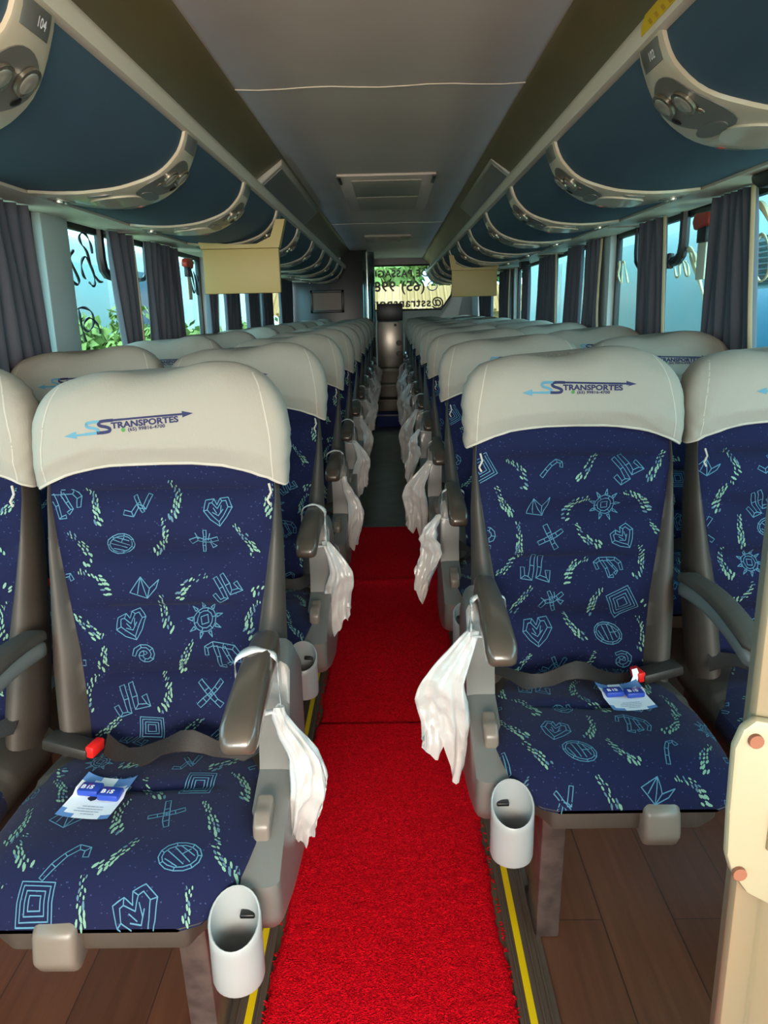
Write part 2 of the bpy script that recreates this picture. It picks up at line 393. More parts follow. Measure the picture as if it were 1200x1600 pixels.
def logo(pj, cx, cy, rot, k):
    """double S with the two arrows; units of the 1060 wide drawing, y up"""
    def put(polys, m): pj.polys(xf2([[(p[0]-560, 150-p[1]) for p in q] for q in polys], cx, cy, rot, k), m)
    def rib(pts, w, m): put([[tuple(p) for p in q] for q in ribbon2d(pts, w, 24)], m)
    def S_(x): return catmull([(x+115, 113), (x+60, 112), (x+15, 116), (x+2, 134), (x+20, 150), (x+60, 162), (x+88, 178), (x+82, 196), (x+50, 202), (x-10, 202)], 3)
    rib(S_(215), 23, 'logo_light'); rib([(120, 203), (230, 202)], 18, 'logo_light'); put([[(30, 203), (125, 172), (125, 232)]], 'logo_light')
    rib(S_(312), 25, 'logo_navy'); rib([(400, 113), (1005, 120)], 17, 'logo_navy'); put([[(1000, 95), (1092, 121), (1000, 147)]], 'logo_navy')
    t = text_polys('TRANSPORTES', 66, 2.8, 1.02, 22); w = max(p[0] for q in t for p in q)
    pj.polys(xf2([[(p[0]*550/w+415-560, p[1]+150-178) for p in q] for q in t], cx, cy, rot, k), 'logo_navy')
    t = text_polys('(65) 99816-4700', 36, 1.1, 1.05, 22); w = max(p[0] for q in t for p in q)
    pj.polys(xf2([[(p[0]*305/w+545-560, p[1]+150-211) for p in q] for q in t], cx, cy, rot, k), 'logo_navy')
    put([[(508+17*cos(a*pi/6), 197+17*sin(a*pi/6)) for a in range(12)]], 'logo_green')

# ================================================================= SHELL
XW = 1.15
g = G(); g.box(-1.2, -.25, -2.3, 9.35, -.06, 0, 'wood'); g.box(.25, 1.2, -2.3, 11.2, -.06, 0, 'wood'); g.box(-.25, .25, -2.3, 11.2, -.06, 0, 'aisle_floor')
g.box(-1.2, -.25, 9.35, 11.2, -.06, 0, 'aisle_floor')
struct(g.obj('floor', smooth=False))
g = G(); g.box(-.47, .46, -2.3, 11.2, 1.905, 1.93, 'ceiling')
for y in (2.67, -.2, 6.6): g.tube([(-.46+.92*k/12, y+.012*sin(k*1.3), 1.904-.0008) for k in range(13)], .0015, 'rack_cream', 5)
struct(g.obj('ceiling'))
for sd, nm in ((-1, 'left'), (1, 'right')):
    e0 = .458 if sd < 0 else .46
    prof = catmull([(e0, 1.905), (e0+.01, 1.887), (.515, 1.853), (.59, 1.80), (.66, 1.735)], 4)
    g = G(); ys = [-2.3+i*.5 for i in range(28)]
    g.loft([[(sd*p[0], y, p[1]) for p in prof]+[(sd*(p[0]+.02), y, p[1]+.03) for p in prof[::-1]] for y in ys], 'cove')
    o = struct(g.obj('trim_'+('1' if sd < 0 else '2'), ang=50))
# side walls
PIL = {-1: [(-1.05, -.95), (.4, .6), (2.66, 2.88), (4.93, 5.12), (7.05, 7.22), (9.3, 9.5)], 1: [(-1.05, -.95), (1.5, 1.7), (4.04, 4.23), (5.62, 5.78), (7.12, 7.32), (10.1, 10.3)]}
for sd, nm in ((-1, 'left'), (1, 'right')):
    g = G(); X0, X1 = sorted((sd*XW, sd*(XW+.06)))
    g.box(X0, X1, -2.3, 11.2, 0, .86, 'wall_gray')
    g.box(X0, X1, -2.3, 11.2, 1.56, 2.0, 'wall_gray')
    e = 9.5 if sd < 0 else 10.3
    g.box(X0, X1, e, 11.2, .86, 1.56, 'wall_gray')
    struct(g.obj('wall_'+nm, smooth=False))
    for k, (a, b) in enumerate(PIL[sd][:-1]):
        g = G(); x0, x1 = sorted((sd*(XW-.025), sd*(XW+.04))); g.box(x0, x1, a, b, .86, 1.56, 'pillar', .008)
        struct(g.obj('trim_%d' % (3+k+(5 if sd > 0 else 0))))
        a2, b2 = b, PIL[sd][k+1][0]
        g = G(); x0, x1 = sorted((sd*(XW+.02), sd*(XW+.026))); g.box(x0, x1, a2, b2, .86, 1.56, 'window_glass')
        w = struct(g.obj('window_%d' % (1+k+(5 if sd > 0 else 0)), smooth=False))
        g = G()
        for (ya, yb, za, zb) in ((a2, a2+.03, .86, 1.56), (b2-.03, b2, .86, 1.56), (a2, b2, .86, .90), (a2, b2, 1.535, 1.56)):
            g.box(*sorted((sd*(XW+.005), sd*(XW+.03))), ya, yb, za, zb, 'black', .003)
        g.obj('window_frame', w)
        if (sd < 0 and k == 2) or (sd > 0 and k == 1):
            # black opening vent frame with rounded lower corners
            ya, yb, zb = (3.24, 3.82, 1.385) if sd < 0 else (3.10, 3.69, 1.385)
            for nm2, yy, r in (('vent_frame', ya, .020), ('vent_frame', yb, .010)):
                g = G(); dr = 1 if yy == ya else -1
                g.tube([(sd*(XW+.0), yy, 1.565), (sd*XW, yy, zb+.06), (sd*XW, yy+dr*.012, zb+.02), (sd*XW, yy+dr*.05, zb), (sd*XW, yy+dr*.12, zb-.005)], r, 'black', 8)
                g.obj(nm2, w)
            g = G(); g.box(*sorted((sd*(XW-.02), sd*(XW+.005))), ya+.1, ya+.13, zb-.03, zb+.03, 'black', .006); g.obj('latch', w)
            SL = {'a': [(2.862, 1.447), (2.894, 1.448), (2.881, 1.432), (2.926, 1.373), (2.909, 1.345), (2.876, 1.34), (2.854, 1.346)],
             'b': [(2.974, 1.447), (3.002, 1.459), (2.967, 1.425), (3.022, 1.358), (3.008, 1.338), (2.975, 1.344), (2.949, 1.368), (2.94, 1.417)],
             'c': [(3.095, 1.361), (3.072, 1.376), (3.066, 1.412), (3.092, 1.439), (3.129, 1.441), (3.179, 1.391), (3.185, 1.351), (3.162, 1.336), (3.128, 1.349)],
             'd': [(3.277, 1.357), (3.227, 1.359), (3.171, 1.397), (3.136, 1.465), (3.09, 1.49), (3.077, 1.515), (3.113, 1.534), (3.155, 1.525), (3.184, 1.498), (3.192, 1.462)],
             'e': [(2.898, 1.232), (2.933, 1.235), (2.989, 1.251), (3.06, 1.251), (3.119, 1.231), (3.114, 1.187), (3.06, 1.164), (3.018, 1.176), (3.035, 1.202), (3.085, 1.214), (3.138, 1.2), (3.17, 1.179), (3.181, 1.151)],
             'f': [(2.988, 1.248), (2.993, 1.209), (3.005, 1.163), (3.02, 1.126)], 'g': [(2.899, 1.207), (2.917, 1.159), (2.934, 1.132), (2.917, 1.133), (2.898, 1.153)],
             'h': [(2.9, 1.205), (2.9, 1.155), (2.915, 1.134), (2.9, 1.135)],
             'i': [(4.70, 1.50), (4.76, 1.44), (4.80, 1.36), (4.76, 1.35), (4.72, 1.42)], 'j': [(4.80, 1.47), (4.85, 1.40), (4.88, 1.34), (4.84, 1.35), (4.83, 1.45)], 'k': [(4.88, 1.45), (4.92, 1.38), (4.9, 1.34)]}
            SR = {'a': [(3.003, 1.368), (3.006, 1.379), (3.045, 1.41), (3.079, 1.418), (3.058, 1.394), (2.977, 1.321), (2.887, 1.225)],
             'b': [(3.226, 1.362), (3.199, 1.324), (3.164, 1.328), (3.172, 1.365), (3.139, 1.375), (3.093, 1.326), (3.068, 1.324), (3.084, 1.36), (3.113, 1.377)],
             'c': [(4.02, 1.335), (4.01, 1.419), (3.994, 1.417), (4.012, 1.364), (3.961, 1.324), (3.95, 1.339), (3.951, 1.414), (3.925, 1.42), (3.888, 1.374), (3.843, 1.32)],
             'd': [(2.56, 1.52), (2.50, 1.50), (2.44, 1.44), (2.40, 1.36), (2.37, 1.27)], 'e': [(2.55, 1.38), (2.49, 1.42), (2.44, 1.38), (2.42, 1.31), (2.47, 1.28), (2.52, 1.31)]}
            g = G()
            for kk, pts in (SL if sd < 0 else SR).items():
                cv = catmull(pts, 6); wds = .006 if sd < 0 else (.012 if kk in 'ad' else .006)
                g.tube([(sd*(XW+.016), p[0], p[1]) for p in cv], [wds*(.35+.65*abs(sin(i*.28))) for i in range(len(cv))], 'black' if sd < 0 else 'script_cream', 6)
            g.obj('window_lettering', w)
# front wall round the windscreen
g = G(); g.box(-1.2, 1.2, -2.36, -2.3, -.06, .75, 'wall_dark'); g.box(-1.2, 1.2, -2.36, -2.3, 1.95, 2.05, 'wall_dark')
struct(g.obj('wall_front', smooth=False))
# rear wall with a window, quarter pillar on the right
g = G(); YR = 11.1
RW = [(-.22, 1.215), (.72, 1.215), (.86, 1.40), (.93, 1.81), (-.22, 1.81)]
g.box(-1.2, -.22, YR, YR+.05, 0, 2, 'wall_dark'); g.box(-.22, 1.2, YR, YR+.05, 0, 1.215, 'wall_gray'); g.box(-.22, 1.2, YR, YR+.05, 1.81, 2, 'wall_dark')
g.prism([(.72, 1.215), (1.2, 1.215), (1.2, 1.81), (.93, 1.81), (.86, 1.40)], YR, YR+.05, 'wall_gray', 'y')
struct(g.obj('wall_back', smooth=False))
g = G(); g.prism(RW, YR+.02, YR+.026, 'window_glass', 'y'); w = struct(g.obj('window_11', smooth=False))
g = G()
mt = lambda x, z: Matrix.Translation((x, YR+.015, z)) @ Matrix.Rotation(pi/2, 4, 'X') @ Matrix.Scale(-1, 4, (1, 0, 0))
flat_text(g, 'TRANSPORTE DE PASSAGEIROS', .13, 'black', mt(1.45, 1.66), .004, 1.1)
flat_text(g, '(65) 99816-4700', .19, 'black', mt(.50, 1.47), .004, 1.1)
flat_text(g, '@sstransportes', .17, 'black', mt(.76, 1.255), .004, 1.1)
g.tube([(.60+.07*cos(a*pi/8), YR+.015, 1.53+.06*sin(a*pi/8)) for a in range(17)], .008, 'black', 5)
g.f = [f for f in g.f if -.2 < sum(g.v[i][0] for i in f)/len(f) < .88]; g.m = g.m[:len(g.f)]
g.obj('window_lettering', w)
g = G(); g.tube([(p[0], YR-.005, p[1]) for p in RW+[RW[0]]], .014, 'black', 6); g.obj('window_frame', w)
# ceiling hatch and vents
g = G(); g.box(-.25, .27, 4.27, 5.72, 1.893, 1.906, 'ceiling', .004); g.box(-.18, .20, 4.4, 4.98, 1.888, 1.894, 'duct', .002); g.box(-.18, .20, 5.02, 5.6, 1.888, 1.894, 'duct', .002)
for x in (-.24, .26): g.box(x-.008, x+.008, 4.27, 4.5, 1.886, 1.895, 'black', .002)
tag(g.obj('roof_hatch'), 'pale rectangular roof hatch in the middle of the ceiling', 'hatch')
g = G(); g.box(-.22, .22, 7.6, 8.2, 1.885, 1.906, 'duct', .004)
for k in range(6): g.box(-.12, .12, 7.66+k*.085, 7.69+k*.085, 1.88, 1.886, 'black')
tag(g.obj('ceiling_vent'), 'small slotted ceiling vent behind the roof hatch', 'vent')

# ================================================================= FLOOR COVERINGS
def carpet(name, y0, y1, z0, seed, label, folds=()):
    random.seed(seed); g = G(); nx, ny = 46, int((y1-y0)/.01); k = 0; vs = []
    hw = .222
    for j in range(ny+1):
        y = y0+(y1-y0)*j/ny
        ew = .004*sin(y*7+seed)+.003*sin(y*23)
        for i in range(nx+1):
            u = i/nx*2-1; ed = random.uniform(-.003, .003) if i in (0, nx) or j in (0, ny) else 0
            z = z0+.012+random.uniform(0, .0022)+sum(.010*exp(-((y-f)/.035)**2) for f in folds)
            if i in (0, nx) or j in (0, ny): z = z0+.001
            vs.append((u*(hw+ew)+ed, y+(ed if j in (0, ny) else 0)*2, z))
    fs = [(j*(nx+1)+i, j*(nx+1)+i+1, (j+1)*(nx+1)+i+1, (j+1)*(nx+1)+i) for j in range(ny) for i in range(nx)]
    g.add(vs, fs, 'carpet')
    for _ in range(900):                                             # frayed loops along the edges
        r = random.random()
        if r < .35: p = Vector((random.uniform(-hw, hw), y0-.001, z0+.008)); d = Vector((random.uniform(-.3, .3), -1, random.uniform(-.2, .8)))
        elif r < .45: p = Vector((random.uniform(-hw, hw), y1, z0+.008)); d = Vector((random.uniform(-.3, .3), 1, .3))
        else:
            sx = random.choice((-1, 1)); yy = random.uniform(y0, min(y1, y0+2.5)); p = Vector((sx*(hw-.001), yy, z0+.007)); d = Vector((sx, random.uniform(-.8, .8), random.uniform(-.4, .5)))
        d.normalize(); d *= random.uniform(.004, .011); s_ = Vector((-d.y, d.x, 0)).normalized()*.002
        g.add([p-s_, p+s_, p+d+s_*.6, p+d-s_*.6], [(0, 1, 2, 3)], 'carpet')
    tag(g.obj(name, ang=180), label, 'carpet', 'red aisle runners')
carpet('carpet_runner', -.9, 2.07, .003, 1, 'bright red loop-pile runner nearest the camera in the aisle')
carpet('carpet_runner', 2.0, 4.22, .0, 2, 'darker red runner tucked under the first one, ending mid aisle', (3.3,))
for sd in (-1, 1):
    g = G()
    g.box(*sorted((sd*.228, sd*.300)), -2.2, 8.1 if sd < 0 else 8.1, 0, .006, 'trim_brown', .002)
    g.box(*sorted((sd*.246, sd*.259)), -2.2, 8.1, .006, .0075, 'yellow')
    for x in (.236, .27, .284): g.box(*sorted((sd*x, sd*(x+.004))), -2.2, 8.1, .006, .0095, 'trim_brown', .001)
    tag(g.obj('floor_edge_strip'), 'ribbed brown floor edge strip with yellow line, %s of the red carpet' % ('left' if sd < 0 else 'right'), 'floor trim', None)
# steps at the back of the aisle
for k, (y, z) in enumerate(((8.15, .13), (8.5, .25), (8.85, .38), (9.2, .52))):
    g = G(); yn = 11.05 if k == 3 else y+.35
    g.box(-.158, .158, y, yn, 0.001, z, 'step_blue' if k == 0 else 'aisle_floor', .006)
    g.box(-.158, .158, y-.004, y+.02, z-.012, z+.003, 'unit_gray', .002)
    o = struct(g.obj('trim_%d' % (14+k)))

# ================================================================= SEATS
def lerp(a, b, t): return a+(b-a)*t
def interp(x, tab):
    if x <= tab[0][0]: return tab[0][1]
    for (a, b), (c, d) in zip(tab, tab[1:]):
        if x <= c:
            t = (x-a)/(c-a); return b+(d-b)*t
    return tab[-1][1]
BW = [(.36, .200), (.6, .218), (.8, .217), (1.02, .205)]
BB = [(.36, .148), (.5, .152), (.62, .163), (.72, .180), (.82, .196), (.9, .206), (1.02, .200)]
def backrest(sd, seed):
    g = G(); zs = [.37+i*.0125 for i in range(51)]; rings = []
    inner = 20; bol = 7
    for z in zs:
        w = interp(z, BW); b = interp(z, BB); y0 = .175*(z-.43)
        groove = sum(.016*exp(-((z-q)/.009)**2) for q in (.575, .69, .80, .905))
        puff = .014*abs(sin((z-.46)*pi/.113))
        B = .052*max(0, min(1, (1.0-z)/.5))+.004
        ring = []
        for i in range(bol): # left bolster
            t = i/bol; x = -w+(w-b)*t; a = sin(pi*(t*.85+.15*1))if False else sin(pi*min(1, (t+.0)*.9+.1))
            ring.append((x+.0, y0-B*a**.6*(1 if t > 0 else .6)+.02*(1-t)**3, z))
        for i in range(inner+1):
            t = i/inner*2-1; x = b*t; f = (1-abs(t)**6)
            ring.append((x, y0+(groove-puff)*f-.010*(abs(t)**3)*max(0, min(1, (1-z)/.4))+.004*(1-t*t), z))
        for i in range(1, bol+1):
            t = 1-i/bol; x = w-(w-b)*t; a = sin(pi*min(1, t*.9+.1))
            ring.append((x, y0-B*a**.6*(1 if t > 0 else .6)+.02*(1-t)**3, z))
        T = .115-.02*(z-.4)
        for i in range(11):
            a = i/10*pi; cx = cos(a); ring.append((w*.98*(abs(cx)**.45)*(1 if cx > 0 else -1), y0+.045+(T-.045)*abs(sin(a))**.7, z))
        rings.append(ring)
    n0 = bol; n1 = bol+inner
    g.loft(rings, 'vinyl', True, True, lambda j, i: 'navy' if n0 <= i < n1 else 'vinyl')
    g.mir(sd)
    pj = Projector(g, (0, -.5, .36), (1, 0, 0), (0, .175, 1), (0, 1, -.17), 'navy')
    decorate(pj, -.19, .2, .05, .62, seed)
    return g
def cover(sd, seed, rot, lx, lz, k):
    g = G(); rings = []; nr = 26; n = 56; random.seed(seed); ph = random.uniform(0, 6)
    for j in range(nr+1):
        t = j/nr
        if t < .5: tt = t*.9
        else: tt = .45+(1-(1-(t-.5)/.5)**1.6)*.55
        q = max(0, (tt-.50)/.50); q = min(q, .995); sh = sqrt(1-q*q)
        Wd = .229-.100*(1-sh)-.006*exp(-(tt/.05)**2)*0+.004*sin(tt*4); Dp = .078*sh**.8+.002
        Dp -= .022*max(0, 1-tt/.22)
        if j == 0: Wd -= .004
        z = .938+.190*tt
        yc = .175*(z-.43)+.050
        ring = []
        for i in range(n):
            a = 2*pi*i/n-pi/2; ca, sa = cos(a), sin(a)
            x = Wd*abs(ca)**.62*(1 if ca > 0 else -1); y = Dp*abs(sa)**.62*(1 if sa > 0 else -1)
            fx = abs(x)/.229
            zz = z+(1-tt)*(-.046*fx**3.2+(.036 if sd > 0 else .020)) + tt**3*(-.014*exp(-((x*sd+.03)/.07)**2)+.007*exp(-((x*sd-.09)/.06)**2))-tt**2*.012*exp(-((x*sd+.16)/.05)**2)
            yy = yc+y-.040*fx**2.4*(1-.3*tt)
            w_ = .0022*sin(x*90+zz*60+ph)*sin(zz*120+ph*2)+.0012*sin((x+zz)*170+ph)*max(0, fx-.5)*2
            ring.append((x*(1+w_*3), yy+w_, zz))
        rings.append(ring)
    g.loft(rings, 'cover', True, cap0=False)
    g.mir(sd)
    pj = Projector(g, (0, -.4, 1.04), (1, 0, 0), (0, 0, 1), (0, 1, 0), 'cover', .0011)
    logo(pj, lx, lz, rot, k)
    # hem and side seams
    m = len(g.v); hem = [Vector(p) for p in rings[0]] if sd > 0 else [Vector((-p[0], p[1], p[2])) for p in rings[0]]
    cx = sum((h for h in hem), Vector())/len(hem)
    g.tube([h+(h-cx).normalized()*.001+Vector((0, 0, .002)) for h in hem+[hem[0]]], .0028, 'seam', 6)
    for sx in (-1, 1):
        pj.off = .0005
        pj.polys(ribbon2d(catmull([(sx*.206, -.115), (sx*.205, -.05), (sx*.198, .0), (sx*.185, .05), (sx*.17, .075)], 6), .0022, .006), 'seam')
    # loose drawstring end under a lower corner
    cxn = -sd*.20; g.tube([(cxn, .055, .925), (cxn+.004, .05, .91), (cxn-.003, .047, .897), (cxn+.002, .045, .888)], .0022, 'seam', 5)
    return g
def cushion(sd, seed, aisle_cut=True):
    g = G(); rings = []; inner = 18; side = 5
    ys = [.06-.445*i/44 for i in range(45)]
    for y in ys:
        f = max(0, (-y-.17)/.217); pw = (max(0.0001, 1-f**2.7))**(1/2.7)
        w = .213*(.50+.50*pw) if f > 0 else .213
        b = w-.008 if y < -.16 else lerp(.125, w-.008, max(0, min(1, (-y-.01)/.15))**.9)
        zt = .448+.012*sin(min(1, max(0, (-y)/.38))*pi)
        nose = max(0, (-y-.30)/.085); zt -= .060*(1-sqrt(max(0, 1-min(1, nose)**2)))
        crease = .012*exp(-((y+.165)/.010)**2)
        zb = .382
        ring = []
        def top(x):
            fx = abs(x)/w; z = zt-.030*fx**5
            if abs(x) < .14: z -= crease*(1-(abs(x)/.14)**4)
            z += .010*sin(min(1, fx)*pi)*.5
            if y > -.12: z += .016*max(0, fx-.55)
            return max(z, zb+.004)
        for i in range(side): x = -w+(w-b)*i/side; ring.append((x, y, top(x)-(.010 if i == 0 else 0)))
        for i in range(inner+1): x = b*(i/inner*2-1); ring.append((x, y, top(x)))
        for i in range(1, side+1): x = b+(w-b)*i/side; ring.append((x, y, top(x)-(.010 if i == side else 0)))
        zt2 = ring[-1][2]
        ring += [(w+.004, y, lerp(zt2, zb, .35)), (w+.003, y, lerp(zt2, zb, .7)), (w-.004, y, zb), (-w+.004, y, zb), (-w-.003, y, lerp(zt2, zb, .7)), (-w-.004, y, lerp(zt2, zb, .35))]
        cxs = .028*min(1, f)**2 if aisle_cut else 0
        rings.append([(px+cxs, py, pz) for px, py, pz in ring])
    n = len(rings[0]); nf = 2*side+inner
    def mf(j, i):
        y = ys[j]
        if side <= i < side+inner: return 'navy'
        if y < -.15: return 'navy' if i < nf or i in (nf, nf+1, n-1, n-2) else 'vinyl'
        return 'vinyl'
    g.loft(rings, 'navy', True, True, mf)
    g.f = [tuple(reversed(f)) for f in g.f]
    g.mir(sd)
    dd = Vector((0, .50, -.86)).normalized(); ev = Vector((0, .86, .50)).normalized()
    pj = Projector(g, Vector((0, -.2, .44))-dd*.4, (1, 0, 0), ev, dd, 'navy')
    decorate(pj, -.21, .21, -.24, .16, seed+50)
    return g
def make_seat(sd, aisle, seed, name, rot, lx, lz, k, buckle=True):
    """built with the aisle at -x, mirrored for the left side; local y points to the rear"""
    r = empty(name, (0, 0, 0))
    backrest(sd, seed).obj('backrest', r, ang=60)
    cover(sd, seed, rot, lx, lz, k).obj('headrest_cover', r, ang=60)['label'] = 'white fabric headrest cover with blue printed double-S logo'
    cushion(sd, seed).obj('seat_cushion', r, ang=60)
    g = G(); g.prism([(-.205, .05), (-.205, -.22), (-.165, -.30), (-.128, -.345), (-.115, -.372), (.14, -.372), (.18, -.345), (.205, -.25), (.205, .05)], .332, .392, 'vinyl', 'z', .008); g.mir(sd); g.obj('seat_pan', r)
    # moulded release handle below the front edge
    g = G(); g.prism([(-.398, .385), (-.375, .398), (-.33, .398), (-.33, .325), (-.39, .312), (-.408, .34)], .035, .098, 'knob_plastic', 'x', .010, 3); g.mir(sd); g.obj('release_handle', r)
    # belts
    g = G(); P = []; Wd = []
    rr = random.Random(seed)
    for i in range(14):
        t = i/13; x = lerp(.105, -.195, t); P.append((x, -.055-.03*sin(t*pi)+.01*sin(t*9+seed), .472+.013*sin(t*10+seed)+.014*t)); a = .6+1.0*sin(t*7+seed)
        Wd.append((0.006*sin(t*8), .042*cos(a), .042*abs(sin(a))*.7+.005))
    g.strap(P, Wd, .0025, 'belt'); g.mir(sd); g.obj('seat_belt', r)
    g = G(); g.box(-.045, .045, -.022, .022, -.011, .011, 'buckle', .006); g.xf(Matrix.Translation((.165, -.062, .478)) @ Matrix.Rotation(radians(-8), 4, 'Y') @ Matrix.Rotation(radians(12), 4, 'Z')); g.mir(sd)
    bk = g.obj('belt_buckle', r)
    g = G(); g.box(-.012, .004, -.019, .019, -.009, .0125, 'red_button', .003); g.xf(Matrix.Translation((.122, -.070, .476)) @ Matrix.Rotation(radians(-8), 4, 'Y') @ Matrix.Rotation(radians(12), 4, 'Z')); g.mir(sd); g.obj('release_button', bk)
    if aisle:
        # side panel with flared aisle face
        prof = [(-.315, .315), (-.335, .35), (-.332, .402), (-.28, .425), (-.19, .452), (-.13, .468), (-.118, .52), (-.125, .60), (-.10, .655), (-.03, .665), (.05, .60), (.06, .25), (-.05, .235), (-.2, .27)]
        g = G(); rings = []
        cyz = (-.14, .42)
        for x, s_ in ((-.200, .93), (-.194, .985), (-.186, 1), (-.21, 1.0), (-.228, .995), (-.238, .97), (-.243, .93), (-.243, .80)): rings.append([(x if s_ != 1 or x > -.2 else x, cyz[0]+(p[0]-cyz[0])*s_, cyz[1]+(p[1]-cyz[1])*s_) for p in prof])
        rings = rings[1:]
        g.loft(rings, 'gray_plastic'); g.mir(sd); sp = g.obj('side_panel', r, ang=40)
        g = G(); g.prism([(-.265, .42), (-.262, .452), (-.245, .468), (-.225, .468), (-.205, .475), (-.20, .44)], -.222, -.195, 'knob_plastic', 'x', .006, 3); g.mir(sd); g.obj('recline_button', r)
        # armrest: arched dark pad
        g = G(); rings = []; N = 16
        for i in range(N+1):
            t = .5-.5*cos(pi*i/N); y = lerp(-.378, -.085, t); zc = .672+.022*sin(t*pi*.7)-.012*(1-t)**3
            e = sqrt(1-(1-t/.09)**2) if t < .09 else (sqrt(max(0, 1-((t-.93)/.07)**2)) if t > .93 else 1); ew = max(.45+.55*e, .45); e = max(e, .12)
            wv = lerp(.0275, .021, t)*ew; hv = lerp(.021, .034, t)*e; zc -= lerp(0, .012, t)
            ring = []
            for q in range(16):
                a = 2*pi*q/16; ca, sa = cos(a), sin(a); ring.append((-.208+wv*abs(ca)**.5*(1 if ca > 0 else -1), y, zc+hv*abs(sa)**.5*(1 if sa > 0 else -1)))
            rings.append(ring)
        g.loft(rings, 'dark_plastic'); g.mir(sd); g.obj('armrest', r, ang=60)
        # slanted cup holder
        g = G(); n = 28; rings = []; cx, cy = -.187, -.378; R_ = .0375
        def zr(a): return .392+.024*sin(a)
        for R1, fz in ((R_*.6, .288), (R_*.95, .290), (R_, .297)): rings.append([(cx+R1*cos(2*pi*q/n), cy+R1*sin(2*pi*q/n), fz) for q in range(n)])
        for t in (.4, .8, 1): rings.append([(cx+R_*cos(2*pi*q/n), cy+R_*sin(2*pi*q/n), lerp(.297, zr(2*pi*q/n), t)) for q in range(n)])
        for R1, dz in ((R_-.0015, .0015), (R_-.0035, 0)): rings.append([(cx+R1*cos(2*pi*q/n), cy+R1*sin(2*pi*q/n), zr(2*pi*q/n)+dz) for q in range(n)])
        for fz in (.33, .298): rings.append([(cx+(R_-.004)*cos(2*pi*q/n), cy+(R_-.004)*sin(2*pi*q/n), fz) for q in range(n)])
        rings.append([(cx+.002*cos(2*pi*q/n), cy+.002*sin(2*pi*q/n), .296) for q in range(n)])
        g.loft(rings, 'light_plastic'); g.box(cx-.024, cx-.002, cy+.020, cy+.033, .372, .379, 'black', .002); g.mir(sd); g.obj('cup_holder', r, ang=50)
        # leg
        g = G(); g.prism([(-.29, .34), (-.19, .34), (-.17, .02), (-.13, .012), (-.13, .001), (-.265, .001), (-.265, .04)], -.115, -.068, 'leg_metal', 'x', .007); g.mir(sd); g.obj('leg', r)
        # folding armrest between the two seats
        g = G(); rings = []; N = 14
        for (m_, dz, hv, wv) in (('vinyl', .012, .011, .023), ('gray_plastic', -.014, .017, .019)):
            rings = []
            for i in range(N+1):
                t = i/N; y = lerp(-.33, .03, t); zc = .645+.022*sin(t*pi)-.012*(1-t)+dz
                e = .3 if i in (0, N) else 1
                rings.append([(.235+wv*e*abs(cos(a))**.6*(1 if cos(a) > 0 else -1), y, zc+hv*e*abs(sin(a))**.6*(1 if sin(a) > 0 else -1)) for a in [2*pi*q/12 for q in range(12)]])
            g.loft(rings, m_)
        g.mir(sd); g.obj('middle_armrest', r, ang=60)
    else:
        g = G(); g.prism([(-.28, .34), (-.18, .34), (-.18, .001), (-.25, .001)], .12, .165, 'leg_metal', 'x', .007); g.mir(sd); g.obj('leg', r)
    return r
PITCHY = .843
SEATS = [(-1, True, 3, 'aisle_seat', radians(4.5), -.045, -.005, .000218, -.40, 1.27, 10),
         (-1, False, 11, 'window_seat', radians(1.5), -.01, .0, .000218, -.872, 1.29, 10),
         (1, True, 23, 'aisle_seat', radians(-1.2), .005, .017, .000222, .405, 1.52, 11),
         (1, False, 31, 'window_seat', radians(-1.0), .02, .01, .000222, .877, 1.53, 11)]
for sd, aisle, seed, nm, rot, lx, lz, k, x, y0, rows in SEATS:
    proto = make_seat(sd, aisle, seed, nm, rot, lx, lz, k)
    side = 'left' if sd < 0 else 'right'
    rnd = random.Random(seed)
    for i in range(rows):
        o = proto if i == 0 else dup(proto)
        o.location = (x, y0+PITCHY*i, 0)
        if i == 0:
            lab = {('left', True): 'nearest left aisle seat, blue patterned, paper leaflet on its cushion', ('right', True): 'nearest right aisle seat, blue patterned, cup holder by its cushion corner',
                   ('left', False): 'nearest left window seat, cut off by the left picture edge', ('right', False): 'nearest right window seat, cut off by the right picture edge'}[(side, aisle)]
        else:
            lab = '%s seat from the front in the %s %s column, white headrest cover' % (ORD[i], side, 'aisle-side' if aisle else 'window-side')
            lab = lab.replace(' seat from', ' blue seat from')
        tag(o, lab, 'bus seat', '%s %s seats' % (side, 'aisle' if aisle else 'window'))

